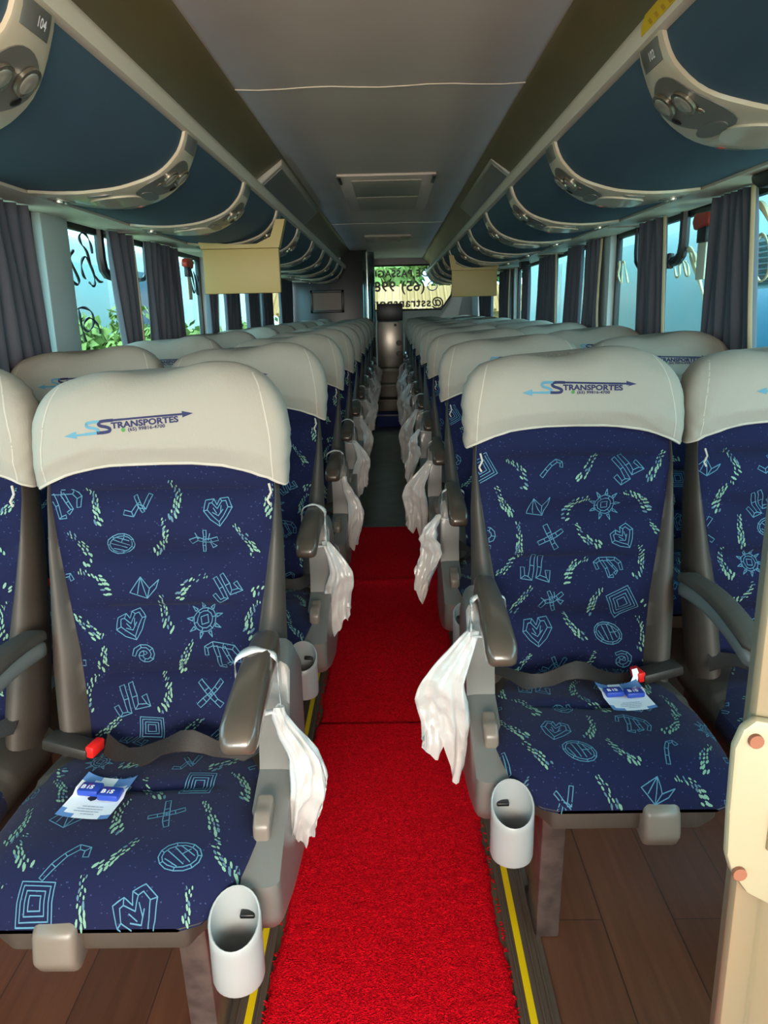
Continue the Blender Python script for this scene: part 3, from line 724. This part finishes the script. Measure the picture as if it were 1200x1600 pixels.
# ---- leaflets and chocolates
def leaflet(px, py, pz, rz, which):
    t = empty('promo_leaflet', (px, py, pz), rz)
    g = G(); nx, ny = 10, 10; w, h = .088, .105
    def P(u, v): return ((u-.5)*w, (v-.5)*h, .010*(abs(u-.5)*2)**3*(1 if v > .5 else .4)+.006*(v-.5)**2+.002)
    vs = [P(i/nx, j/ny) for j in range(ny+1) for i in range(nx+1)]; fs = []; ms = []
    g.v = vs
    for j in range(ny):
        for i in range(nx):
            g.f.append((j*(nx+1)+i, j*(nx+1)+i+1, (j+1)*(nx+1)+i+1, (j+1)*(nx+1)+i))
            blue = (j >= 7 and i+ (9-j)*1.4 <= 2.6) or (j >= 8 and i >= 6) or (j >= 7 and i >= 9) or (j == 0 and i in (0, 1, 2, 8, 9)) or (j == 1 and i == 0)
            g.m.append(g.mi('paper_blue' if blue else 'white_paper'))
    pj = Projector(g, (0, 0, .1), (1, 0, 0), (0, 1, 0), (0, 0, -1), None, .0005)
    for k, (a, b) in enumerate(((-.014, .020), (-.020, .022), (-.022, .020), (-.008, .014))):
        q = a
        while q < b:
            l = random.uniform(.003, .007); pj.polys(ribbon2d([(q, -.022-k*.0065), (min(q+l, b), -.022-k*.0065)], .0016), 'text_gray'); q += l+.0016
    g.obj('paper_sheet', t)
    tag(t, 'small white and blue printed leaflet on the nearest %s aisle seat' % which, 'leaflet', 'leaflets on seats')
    for k, (dx, dy) in enumerate(((-.019, .012), (.020, .004))):
        g = G(); g.box(-.018, .018, -.013, .013, 0, .011, 'pack_blue', .003)
        flat_text(g, 'B', .013, 'white_ink', Matrix.Translation((-.014, -.006, .0113)), .0006); flat_text(g, 'i', .012, 'white_ink', Matrix.Translation((-.0035, -.006, .0113)), .0005); flat_text(g, 'S', .013, 'white_ink', Matrix.Translation((.001, -.006, .0113)), .0006)
        g.dome((-.0022, .0045, .0112), .0012, .0004, 'red_button')
        m = Matrix.Translation((px, py, pz)) @ Matrix.Rotation(rz, 4, 'Z') @ Vector((dx, dy, .004))
        o = g.obj('chocolate_pack', None, loc=m); o.rotation_euler = (0, 0, rz)
        tag(o, '%s of two small blue chocolate packs on the %s leaflet' % ('left' if k == 0 else 'right', which), 'chocolate', 'chocolates on leaflets')
leaflet(-.465, 1.07, .462, radians(-8), 'left')
leaflet(.475, 1.375, .462, radians(6), 'right')
g = G(); g.add([(-.008, 0, 0), (.006, -.002, .0), (.010, .004, .02), (.004, .0, .034), (-.006, .002, .03), (-.003, 0, .015)], [(0, 1, 2, 5), (5, 2, 3, 4)], 'white_ink'); g.add([(-.008, .001, 0), (.006, -.001, .0), (.010, .005, .02), (.004, .001, .034), (-.006, .003, .03), (-.003, .001, .015)], [(5, 2, 1, 0), (4, 3, 2, 5)], 'white_ink')
tag(g.obj('torn_label', loc=(.51, 1.43, .466)), 'scrap of white label sticking up behind the right leaflet', 'label')

# ---- plastic bags tied to the armrests
def make_bag(seed, length, wid, twist, loopw, lean=0):
    """origin at the armrest centre; hangs on the -x (aisle) side"""
    random.seed(seed); g = G()
    # handle loop round the armrest
    pts = catmull([(-.035, .0, -.06), (-.032, .0, .0), (-.030, .005, .030), (0, .006, .044), (.030, .004, .030), (.031, .0, -.01), (.024, -.004, -.045), (-.005, -.004, -.06), (-.035, .0, -.06)], 5)
    rings = []
    for i, p in enumerate(pts):
        w = .006+.010*abs(sin(i*.4+seed))*loopw; rings.append([p+Vector((0, -w, 0)), p+Vector((.0016*sin(i), 0, .003)), p+Vector((0, w, 0)), p+Vector((0, 0, -.001))])
    g.loft(rings, 'bag_plastic')
    # body
    nr = 22; n = 36; rings = []; ph = [random.uniform(0, 6) for _ in range(6)]
    for j in range(nr+1):
        t = j/nr; w = wid*(.18+.82*min(1, t*1.7)**.9)*(1-.15*max(0, t-.75)/.25)*.5+.004; d = .005+.009*sin(t*pi)
        cx = -.037-lean*t-.026*min(1, t*2.5)+.010*sin(t*7+ph[0]); cy = twist*t*length+.008*sin(t*9+ph[1])
        ring = []
        for i in range(n):
            a = 2*pi*i/n; fold = (.30*sin(5*a+ph[2]+t*2)+.30*sin(11*a+ph[3]-t*3))*min(1, t*3+.2)
            lx = d*sin(a)*(1+fold*1.6)+.007*sin(3.2*cos(a)*pi+ph[1]+t*2)*min(1, t*2)+.004*sin(t*30+a*2); ly = w*cos(a)*(1+fold*.25)
            drop = length*t*(1+.10*sin(2*a+ph[4])*t+.45*(max(0, cos(a+ph[5]))**4+.6*max(0, cos(a+ph[5]+2.4))**5)*t*t)
            an = .75+.35*sin(ph[0])+t*.5
            ring.append((cx+lx*cos(an)-ly*sin(an), cy+lx*sin(an)+ly*cos(an), -.05-drop))
        rings.append(ring)
    g.loft(rings, 'bag_plastic', False)
    return g
BAGS = [make_bag(1, .25, .05, .10, 1.0), make_bag(4, .27, .085, .0, .6, .035), make_bag(7, .19, .065, .10, .8), make_bag(10, .21, .06, .0, .9, .02)]
BAGM = {}
def place_bag(k, sd, x, y, z, sz, label, group, rz=0):
    key = (k, sd)
    if key not in BAGM:
        g = G(); g.v = list(BAGS[k].v); g.f = list(BAGS[k].f); g.m = list(BAGS[k].m); g.mats = list(BAGS[k].mats); g.mir(sd)
        o = g.obj('plastic_bag', ang=180); BAGM[key] = o
    else:
        o = BAGM[key].copy(); C.objects.link(o)
    o.location = (x, y, z); o.scale = (1, 1, sz); o.rotation_euler = (0, 0, rz)
    tag(o, label, 'plastic bag', group)
for sd, y0, rows in ((-1, 1.27, 10), (1, 1.52, 11)):
    for i in range(rows):
        side = 'left' if sd < 0 else 'right'
        rnd = random.Random(i*3+sd)
        place_bag((i*2+(1 if sd > 0 else 0)) % 4 if i else (0 if sd < 0 else 1), sd, sd*.195, y0+PITCHY*i-.17+rnd.uniform(-.03, .03), .672, rnd.uniform(.85, 1.1) if i else (1.0 if sd < 0 else .78),
                  ('nearest' if i == 0 else ORD[i])+' knotted white plastic bag hanging from the %s row of armrests' % side, 'waste bags on the %s armrests' % side, rnd.uniform(-.2, .2))

# ================================================================= LUGGAGE RACKS
RP = catmull([(.515, 1.69), (.522, 1.665), (.54, 1.628), (.58, 1.583), (.64, 1.553), (.70, 1.538), (.78, 1.532), (.86, 1.538), (.965, 1.555)], 6)
al = [0]
for a, b_ in zip(RP, RP[1:]): al.append(al[-1]+(b_-a).length)
def rp(s, off=0):
    s = max(0, min(1, s))*al[-1]
    for i in range(len(al)-1):
        if s <= al[i+1]+1e-9:
            t = (s-al[i])/(al[i+1]-al[i]); p = RP[i].lerp(RP[i+1], t); d = (RP[i+1]-RP[i]).normalized(); n = Vector((d.y, -d.x))
            if n.y > 0 or n.x > 0 and abs(n.x) > abs(n.y): n = -n
            return p+n*off, n
    return RP[-1]+Vector((0, -off)), Vector((0, -1))
UNIT_Y = {-1: [.42, 1.32]+[2.25+.83*k for k in range(9)], 1: [.66, 1.58]+[2.50+.84*k for k in range(10)]}
RACK_END = {-1: 9.30, 1: 10.95}
for sd in (-1, 1):
    side = 'left' if sd < 0 else 'right'
    r = empty('luggage_rack', (sd*.8, 0, 1.6)); off = Vector((-sd*.8, 0, -1.6))
    def shift(g): g.v = [(p[0]-sd*.8, p[1], p[2]-1.6) for p in g.v]; return g
    edges = [-2.2]+UNIT_Y[sd]+[RACK_END[sd]]
    for a, b_ in zip(edges, edges[1:]):
        if b_-a < .05: continue
        g = G(); pr_ = [rp(q/28) for q in range(29)]
        sec = [(p[0].x, p[0].y) for p in pr_]; sec2 = [(p[0].x-p[1].x*.02, p[0].y-p[1].y*.02) for p in pr_][::-1]
        g.loft([[(sd*x, y, z) for x, z in sec+sec2] for y in (a+.002, a+(b_-a)*.33, a+(b_-a)*.66, b_-.002)], 'rack_blue')
        if sd > 0: g.f = [tuple(reversed(f)) for f in g.f]
        shift(g).obj('rack_panel', r, ang=50)
    g = G(); lip = [(.500, 1.688), (.498, 1.715), (.505, 1.735), (.525, 1.745), (.56, 1.745), (.56, 1.70), (.53, 1.688), (.515, 1.684)]
    g.loft([[(sd*x, y, z) for x, z in lip] for y in (-2.2, RACK_END[sd]+.02)], 'rack_cream'); shift(g).obj('lip_rail', r, ang=60)['label'] = 'cream rounded edge rail'
    g = G(); g.loft([[(sd*x, y, z) for x, z in [(.955, 1.545), (.975, 1.548), (1.149, 1.556), (1.149, 1.60), (.955, 1.59)]] for y in (-2.2, RACK_END[sd])], 'rack_cream')
    for yy in UNIT_Y[sd][1::2]: g.box(*sorted((sd*.975, sd*1.148)), yy+.2, yy+.2035, 1.545, 1.57, 'unit_gray')
    shift(g).obj('rack_underside', r, ang=40)
    g = G(); pe = [(p.x, p.y) for p in RP]+[(1.149, 1.60), (1.149, 1.9), (.56, 1.9), (.56, 1.74)]
    g.prism([(sd*x, z) for x, z in pe], RACK_END[sd], RACK_END[sd]+.02, 'rack_cream', 'y'); shift(g).obj('end_panel', r, smooth=False)
    tag(r, 'long overhead luggage rack with dark blue curved panels along the %s side' % side, 'luggage rack')
    # service units between the panels
    proto = None
    def hw(s): return interp(s, [(0, .066), (.10, .070), (.2, .092), (.38, .138), (.55, .158), (.7, .150), (.85, .105), (1, .045)])
    u = empty('service_unit', (0, 0, 0))
    def shell(g, f0, f1, s0, s1, o0, m, ns=24, rr=.008):
        top = []; rings = []
        for i in range(ns+1):
            s = lerp(s0, s1, i/ns); p0, n0 = rp(s, o0); p1, _ = rp(s, o0-.012)
            a, b_ = f0(s), f1(s); e = (b_-a)*.08
            rings.append([(sd*p1.x, a, p1.y), (sd*(p0.x-n0.x*.003), a+e*.2, p0.y-n0.y*.003), (sd*p0.x, a+e, p0.y), (sd*p0.x, b_-e, p0.y), (sd*(p0.x-n0.x*.003), b_-e*.2, p0.y-n0.y*.003), (sd*p1.x, b_, p1.y)])
        g.loft(rings, m)
    g = G(); shell(g, lambda s: -hw(s), lambda s: hw(s), 0.0, .97, .010, 'unit_silver'); g.obj('housing', u, ang=45)
    g = G(); shell(g, lambda s: -.05, lambda s: .05, .012, .085, .0125, 'unit_gray', 4); lp = g.obj('number_plate', u, ang=45)
    def blob(g, sc, yc, rs, ry, o_, m, n=24, fn=None):
        ring = []; c0, n0 = rp(sc, o_)
        for k in range(n):
            a = 2*pi*k/n; kx = fn(a) if fn else 1; p, nn = rp(sc+rs*cos(a)*kx, o_); ring.append((sd*p.x, yc+ry*sin(a)*kx, p.y))
        b2 = []
        for k in range(n):
            a = 2*pi*k/n; kx = fn(a) if fn else 1; p, nn = rp(sc+rs*cos(a)*kx, o_-.006); b2.append((sd*p.x, yc+ry*sin(a)*kx, p.y))
        mid = [((ring[k][0]*.5+sd*c0.x*.5), ring[k][1]*.5+yc*.5, 0) for k in range(n)]
        mid = []
        for k in range(n):
            a = 2*pi*k/n; kx = fn(a) if fn else 1; p, nn = rp(sc+rs*.5*cos(a)*kx, o_); mid.append((sd*p.x, yc+ry*.5*sin(a)*kx, p.y))
        g.loft([b2, ring, mid], m)
    g = G(); blob(g, .25, 0, .125, .078, .0122, 'unit_gray', 28, lambda a: 1+.55*max(0, cos(a+.75))**3); g.obj('control_panel', u)
    for yc, sc in ((-.034, .235), (.036, .205)):
        g = G(); p, n_ = rp(sc, .012); g.cyl((0, 0, 0), .027, .007, 'chrome', n=20); g.dome((0, 0, .006), .021, .004, 'lens', n=18)
        q = Vector((0, 0, 1)).rotation_difference(Vector((sd*n_.x, 0, n_.y))).to_matrix().to_4x4()
        g.xf(Matrix.Translation((sd*p.x, yc, p.y)) @ q); g.obj('reading_light', u)
    g = G(); p, n_ = rp(.275, .013); g.dome((sd*p.x, .058, p.y), .011, .003, 'black', (sd*n_.x, 0, n_.y)); g.obj('jack_socket', u)
    g = G(); p, n_ = rp(.29, .013); g.dome((sd*p.x, -.045, p.y), .009, .004, 'chrome', (sd*n_.x, 0, n_.y)); g.obj('switch', u)
    g = G(); blob(g, .385, .02, .035, .062, .0135, 'unit_gray', 22); g.obj('crescent_inlay', u)
    g = G(); blob(g, .545, .0, .13, .085, .0145, 'unit_silver', 30); g.obj('speaker_cover', u)
    g = G(); blob(g, .53, .120, .06, .009, .0128, 'unit_gray', 16); blob(g, .50, .120, .014, .006, .0140, 'hammer_red', 10); g.obj('indicator', u)
    g = G(); blob(g, .56, -.118, .06, .012, .0128, 'unit_gray', 16); g.obj('grip_recess', u)
    g = G(); blob(g, .84, 0, .07, .035, .0128, 'unit_gray', 18); g.obj('rear_control_panel', u)
    for yc in (-.014, .016):
        g = G(); p, n_ = rp(.84, .012); g.cyl((0, 0, 0), .015, .006, 'chrome', n=16); g.dome((0, 0, .005), .012, .005, 'lens', n=14)
        q = Vector((0, 0, 1)).rotation_difference(Vector((sd*n_.x, 0, n_.y))).to_matrix().to_4x4()
        g.xf(Matrix.Translation((sd*p.x, yc, p.y)) @ q); g.obj('reading_light', u)
    units = [y for y in UNIT_Y[sd] if y < RACK_END[sd]-.1]
    for k, y in enumerate(units):
        o = u if k == 0 else dup(u); o.location = (0, y, 0)
        tag(o, '%s silver reading light and speaker unit along the %s luggage rack, counted from the front' % (ORD[k], side), 'service unit', 'service units on the %s rack' % side)
    # readable seat number on the nearest plate
    if True:
        for (yy, tx) in (((.56, '103') if sd < 0 else (.82, '102')),):
            pass
    yk = units[0] if sd < 0 else units[1]
    for yk, tx in ([(units[1], '104')] if sd < 0 else [(units[1], '102')]):
        p, n_ = rp(.048, .0135); g = G()
        nn = Vector((sd*n_.x, 0, n_.y)); ex = Vector((0, -1 if sd > 0 else 1, 0)); ey = nn.cross(ex)
        for q in text_polys(tx, .021, .0004, 1.0, 1): g.add([Vector((sd*p.x, 0, p.y))+ex*(a-.005)+ey*(b_-.008) for a, b_ in q], [tuple(range(len(q)))], 'white_ink')
        tgt = [c for c in bpy.data.objects if c.parent and c.name.startswith('number_plate') and abs(c.parent.location.y-yk) < .01 and c.parent.get('group', '').find(side) >= 0]
        o = g.obj('seat_number', tgt[0] if tgt else None, smooth=False)

# return-air boxes beside the ceiling
for sd in (-1, 1):
    y0, y1 = (3.75, 5.5) if sd < 0 else (3.75, 5.4)
    g = G(); sec = [(q+(.025 if sd > 0 else 0), z) for q, z in [(.462, 1.866), (.59, 1.765), (.61, 1.77), (.61, 1.90), (.462, 1.904)]]
    g.prism([(sd*x, z) for x, z in sec], y0, y1, 'duct', 'y', .006)
    g.loft([[(sd*x, y, z) for x, z in [(q+(.025 if sd > 0 else 0), z) for q, z in [(.470, 1.857), (.580, 1.771), (.583, 1.775), (.473, 1.861)]]] for y in (y0+.04, y1-.04)], 'unit_gray')
    tag(g.obj('air_duct_box'), 'grey wedge-shaped air duct box between ceiling and %s luggage rack' % ('left' if sd < 0 else 'right'), 'air duct')

# flip-down monitors
for sd, yb in ((-1, 3.72), (1, 6.28)):
    side = 'left' if sd < 0 else 'right'; xc = sd*.67 if sd < 0 else .68
    r = empty('flip_down_monitor', (xc, yb, 1.52))
    g = G(); g.box(-.178, .178, -.012, .018, -.212, -.012, 'screen_beige', .006); g.obj('screen_housing', r)
    g = G()
    if sd < 0: g.prism([(-.19, .020), (-.02, .004), (.08, .006), (.145, .035), (.172, .11), (.215, .11), (.182, -.012), (-.178, -.012)], -.03, .03, 'screen_beige', 'y')
    else: g.prism([(.19, .020), (.02, .004), (-.08, .006), (-.145, .035), (-.165, .10), (-.20, .10), (-.182, -.012), (.178, -.012)], -.03, .03, 'screen_beige', 'y')
    g.obj('mounting_bracket', r)
    g = G(); g.box(-.16, .16, .018, .021, -.198, -.03, 'black'); g.obj('display', r)
    tag(r, 'beige flip-down monitor hanging under the %s luggage rack' % side, 'monitor')

# yellow sticker, coat hooks
g = G(); g.loft([[(x, y, z) for x, z in [(.4975, 1.700), (.4965, 1.716), (.503, 1.7365), (.506, 1.733), (.4995, 1.715), (.5, 1.70)]] for y in (.95, 1.60)], 'yellow')
for k in range(18): g.add([(.4970, .97+k*.033, 1.7025), (.4970, .984+k*.033, 1.7025), (.4962, 1.000+k*.033, 1.715), (.4962, .986+k*.033, 1.715)], [(0, 1, 2, 3)], 'yellow_dark')
tag(g.obj('warning_sticker'), 'yellow striped sticker on the right rack rail', 'sticker')
for x, y, lb in ((1.03, 2.15, 'black moulded grip under the right rack near the picture edge'), (1.04, 6.1, 'black moulded grip under the right rack further back')):
    g = G(); g.prism([(-.08, 0), (-.07, -.018), (-.03, -.035), (.03, -.035), (.07, -.018), (.08, 0), (.06, .01), (-.06, .01)], -.03, .03, 'black', 'x', .006, 3)
    o = g.obj('grip', loc=(x, y, 1.545)); tag(o, lb, 'grip')

# ================================================================= CURTAINS
def curtain(sd, b0, b1, t0, t1, seed, lining, label):
    b0, b1, t0, t1 = b0*.957, b1*.957, t0*.957, t1*.957
    random.seed(seed); g = G(); nz = 24; n = 80; folds = max(3, int((b1-b0)*14)); ph = random.uniform(0, 6)
    fr = []; bk = []
    for j in range(nz+1):
        t = j/nz; z = .88+(1.55-.88)*t; a = lerp(b0, t0, t**.8); b = lerp(b1, t1, t**.8); row = []; row2 = []
        for i in range(n+1):
            u = i/n; amp = .018*(1-.3*t); y = lerp(a, b, u)+.010*sin(u*folds*4*pi+ph)*(1-t)*.4
            d = amp*sin(u*folds*2*pi+ph+.5*sin(t*3+u*5))+.006*sin(u*17+t*4)
            x = sd*(XW-.055-d)
            row.append((x, y, z)); row2.append((x+sd*.003, y, z))
        fr.append(row); bk.append(row2)
    g.loft([r_+r2[::-1] for r_, r2 in zip(fr, bk)], 'curtain')
    if lining:
        for e in lining:
            rr = []
            for j in range(nz+1):
                p = fr[j][-1] if e > 0 else fr[j][0]; rr.append([(p[0]-sd*.004, p[1]-.0, p[2]), (p[0]-sd*.006, p[1]+e*.009, p[2]), (p[0]+sd*.004, p[1]+e*.015, p[2]), (p[0]+sd*.006, p[1], p[2])])
            g.loft(rr, 'curtain_lining')
    tag(g.obj('curtain', ang=80), label, 'curtain', 'window curtains')
cl = [(1.85, 2.67, 1.9, 2.60), (3.45, 3.64, 3.33, 3.60), (3.78, 4.46, 3.86, 4.36), (4.98, 5.28, 5.05, 5.25), (5.52, 6.1, 5.6, 6.0), (6.32, 6.92, 6.42, 6.8), (7.05, 7.85, 7.2, 7.7), (8.25, 9.25, 8.3, 9.25)]
for k, c in enumerate(cl): curtain(-1, *c, 40+k, (1,) if k in (1, 3) else None, '%s grey-violet pleated curtain along the left windows, counted from the front' % ORD[k])
crr = [(2.34, 2.82, 2.52, 2.80), (3.19, 3.58, 3.33, 3.60), (4.27, 4.69, 4.33, 4.60), (4.72, 5.21, 4.72, 5.0), (5.33, 6.17, 5.45, 5.95), (6.42, 6.78, 6.5, 6.7), (7.36, 8.3, 7.5, 8.1), (8.7, 10.0, 8.8, 10.0)]
for k, c in enumerate(crr): curtain(1, *c, 60+k, (-1,) if k in (0, 1, 2, 4, 6) else None, '%s dark violet pleated curtain along the right windows, counted from the front' % ORD[k])
# emergency hammers
for sd, y, lb in ((-1, 4.50, 'red emergency hammer with hanging cream tag on the left windows'), (1, 2.83, 'red emergency hammer with hanging cream tag on the right windows')):
    r = empty('emergency_hammer', (sd*(XW-.025), y, 1.50))
    g = G(); g.prism([(-.055, -.022), (-.06, 0), (-.04, .022), (.07, .028), (.09, .0), (.07, -.030)], -.018, .018, 'hammer_red', 'x', .008, 3); g.obj('hammer_housing', r)
    g = G(); g.box(-.012, .012, -.03, .05, -.075, -.02, 'black', .004); g.obj('holder', r)
    g = G(); g.box(-.004, .004, -.02, .055, -.20, -.075, 'tag_cream', .003); g.obj('instruction_tag', r)
    r.scale = (1, 1, 1)
    tag(r, lb, 'emergency hammer')

# ================================================================= DOOR JAMB NEAR CAMERA
r = empty('door_jamb', (.281, .55, 0))
g = G(); g.prism([(.034, .03), (.030, .0), (.012, -.022), (.014, -.03), (.034, -.03), (.040, -.024), (.060, -.024), (.064, -.03), (.30, -.03), (.30, .03)], 0, 1.9, 'jamb', 'z', .002)
g.obj('jamb_profile', r)
g = G(); g.prism([(-.001, .80), (-.003, .84), (-.004, .895), (.001, .911), (.010, .919), (.085, .905), (.085, .748), (.040, .752), (.018, .765), (.004, .785)], -.040, -.030, 'jamb_plate', 'y', .003)
pl = g.obj('lock_plate', r)
for (x, z) in ((.010, .903), (.009, .786)):
    g = G(); g.cyl((x, -.044, z), .0055, .004, 'rust', 'y', 14); g.obj('screw', pl)
g = G(); g.box(.031, .045, -.0425, -.040, .81, .84, 'rust', .001); g.box(.028, .031, -.043, -.039, .807, .843, 'jamb', .001); g.obj('latch_slot', pl)
tag(r, 'cream metal door jamb with rusty screwed lock plate at the right edge', 'door jamb')

# ================================================================= REAR AREA
g = G(); g.box(-1.149, -.26, 9.4, 9.44, 0.001, 1.9, 'wall_dark', .006); struct(g.obj('wall_lavatory'))
r = empty('wall_frame', (-.74, 9.395, 1.33))
g = G()
for a in ((-.20, .20, -.13, -.10), (-.20, .20, .10, .13), (-.20, -.17, -.13, .13), (.17, .20, -.13, .13)): g.box(a[0], a[1], -.02, 0, a[2], a[3], 'black', .004)
g.obj('frame', r); g = G(); g.box(-.17, .17, -.008, 0, -.10, .10, 'trim_brown'); g.obj('panel', r)
tag(r, 'dark framed panel on the lavatory wall at the back left', 'picture frame')
g = G(); N = 16
g.loft([[( -.26+.09*cos(a), 9.47+.09*sin(a), z) for a in [2*pi*k/24 for k in range(24)]] for z in (.001, .9, 1.88)], 'mirror_panel'); tag(g.obj('corner_column'), 'glossy rounded grey column at the lavatory corner', 'column')
r = empty('drinks_cooler', (0.0, 9.75, .524))
g = G(); g.box(-.158, .158, -.17, .17, 0, .56, 'steel', .012); g.obj('body', r)
g = G(); g.box(-.158, .158, -.16, .17, .565, .77, 'black', .01); g.obj('top_box', r)
for z in (.30, .17): g = G(); g.cyl((.105, -.195, z), .034, .025, 'black', 'y'); g.obj('dial', r)
g = G(); g.box(.05, .08, -.174, -.169, .5, .53, 'black', .002); g.obj('catch', r)
tag(r, 'stainless steel drinks cooler with black top box at the aisle end', 'cooler')

# ================================================================= OUTSIDE
g = G(); g.box(-40, 40, -30, 60, -1.3, -1.2, 'ground'); struct(g.obj('floor_outside', smooth=False))
def coach(name, x, y0, y1, sd, label, blue):
    r = empty(name, (x, (y0+y1)/2, -1.2)); L = (y1-y0)/2; w = 1.25
    g = G(); g.box(-w, w, -L, L, .35, 3.3, 'bus_cyan' if blue else 'bus_white', .12, 3); g.obj('body', r)
    f = -sd*w
    for k in range(int(2*L/2)):
        a = -L+.35+k*2
        if a+1.7 > L: break
        g = G(); g.box(*sorted((f-sd*.0+(-sd)*.002, f+sd*.02)), a, a+1.75, (2.5 if k == 0 and blue else 1.9), 3.0, 'bus_glass' if (k == 0) == blue and k < 2 else 'bus_pane', .0); g.obj('side_window', r)
    for a in (-L+1.6, L-2.4):
        g = G(); g.cyl((f+sd*.25-(.0 if sd > 0 else .3)-.0, a, .5), .5, .3, 'black', 'x', 28); g.obj('wheel', r)
    if blue:
        g = G(); g.box(*sorted((f-sd*.012, f+sd*.01)), -L+.1, -L+2.75, .5, 2.5, 'bus_blue', .004); g.obj('blue_panel', r)
        g = G()
        for k in range(9): g.box(*sorted((f-sd*.03, f-sd*.012)), -L+1.2, -L+2.6, 2.55+k*.035, 2.54+k*.035, 'black')
        g.obj('louvre', r)
    tag(r, label, 'bus')
coach('parked_coach', 3.7, 3.0, 14, 1, 'pale blue parked coach with bright blue panel seen through the right windows', True)
coach('parked_coach', -4.7, 7.6, 20, -1, 'pale white parked coach seen through the left windows', False)
def tree(x, y, h, r_, label, lm, seed, name='leafy_tree', n=2200, lf=1):
    random.seed(seed); t = empty(name, (x, y, -1.2)); g = G(); g.tube([(0, 0, 0), (.1, .05, h*.3), (.0, .1, h*.6)], [.18, .13, .06], 'bark', 8)
    g.obj('trunk', t); g = G()
    cl_ = [(Vector((random.gauss(0, r_*.42), random.gauss(0, r_*.42), h*.62+random.gauss(0, r_*.38))), random.uniform(.25, .5)*r_) for _ in range(22)]
    for _ in range(n):
        c, rr = random.choice(cl_); d = Vector([random.gauss(0, 1) for _ in range(3)]).normalized(); p = c+d*rr*random.uniform(.7, 1)
        if p.z < .15: p.z = .15+random.random()*.3
        a = Vector([random.gauss(0, 1) for _ in range(3)]).normalized()*.11*lf; b_ = a.cross(d+Vector((.01, .02, .03))).normalized()*.07*lf
        g.add([p-a, p+b_, p+a, p-b_], [(0, 1, 2, 3)], lm)
    g.obj('foliage', t); tag(t, label, 'tree')
for k, (x, y, lm) in enumerate(((-.4, 20.0, 'leaf'), (2.4, 25.5, 'leaf_dark'), (5.2, 20.5, 'leaf'))):
    tree(x, y, 5.6, 1.25, '%s broad leafy tree from the left behind the tiled shed' % ORD[k], lm, 1+k, 'leafy_tree', 4200, 1.5)
tree(-5.4, 26, 5.0, 1.9, 'large green tree far beyond the left windows', 'leaf_dark', 4)
for k, (x, y) in enumerate(((-2.35, 5.9), (-2.4, 8.0), (-2.35, 10.2))):
    tree(x, y, 3.1, .5, '%s low yellow-green bush outside the left windows' % ORD[k], 'leaf', 10+k, 'bush', 2600, .5)
r = empty('tiled_roof_shed', (0, 16, -.95))
g = G(); g.box(-2.2, 3.4, -.6, .9, -.25, 2.15, 'wall_tan'); g.obj('wall', r, smooth=False)
g = G(); g.prism([(-1.0, 2.1), (.1, 2.62), (.2, 2.62), (1.2, 2.1)], -2.5, 3.7, 'roof_tile', 'x')
for k in range(42): g.tube([(-2.45+k*.148, -1.0, 2.13), (-2.45+k*.148, .1, 2.65)], .03, 'roof_tile', 6)
g.obj('roof', r); tag(r, 'low shed with orange tiled roof behind the rear window', 'shed')
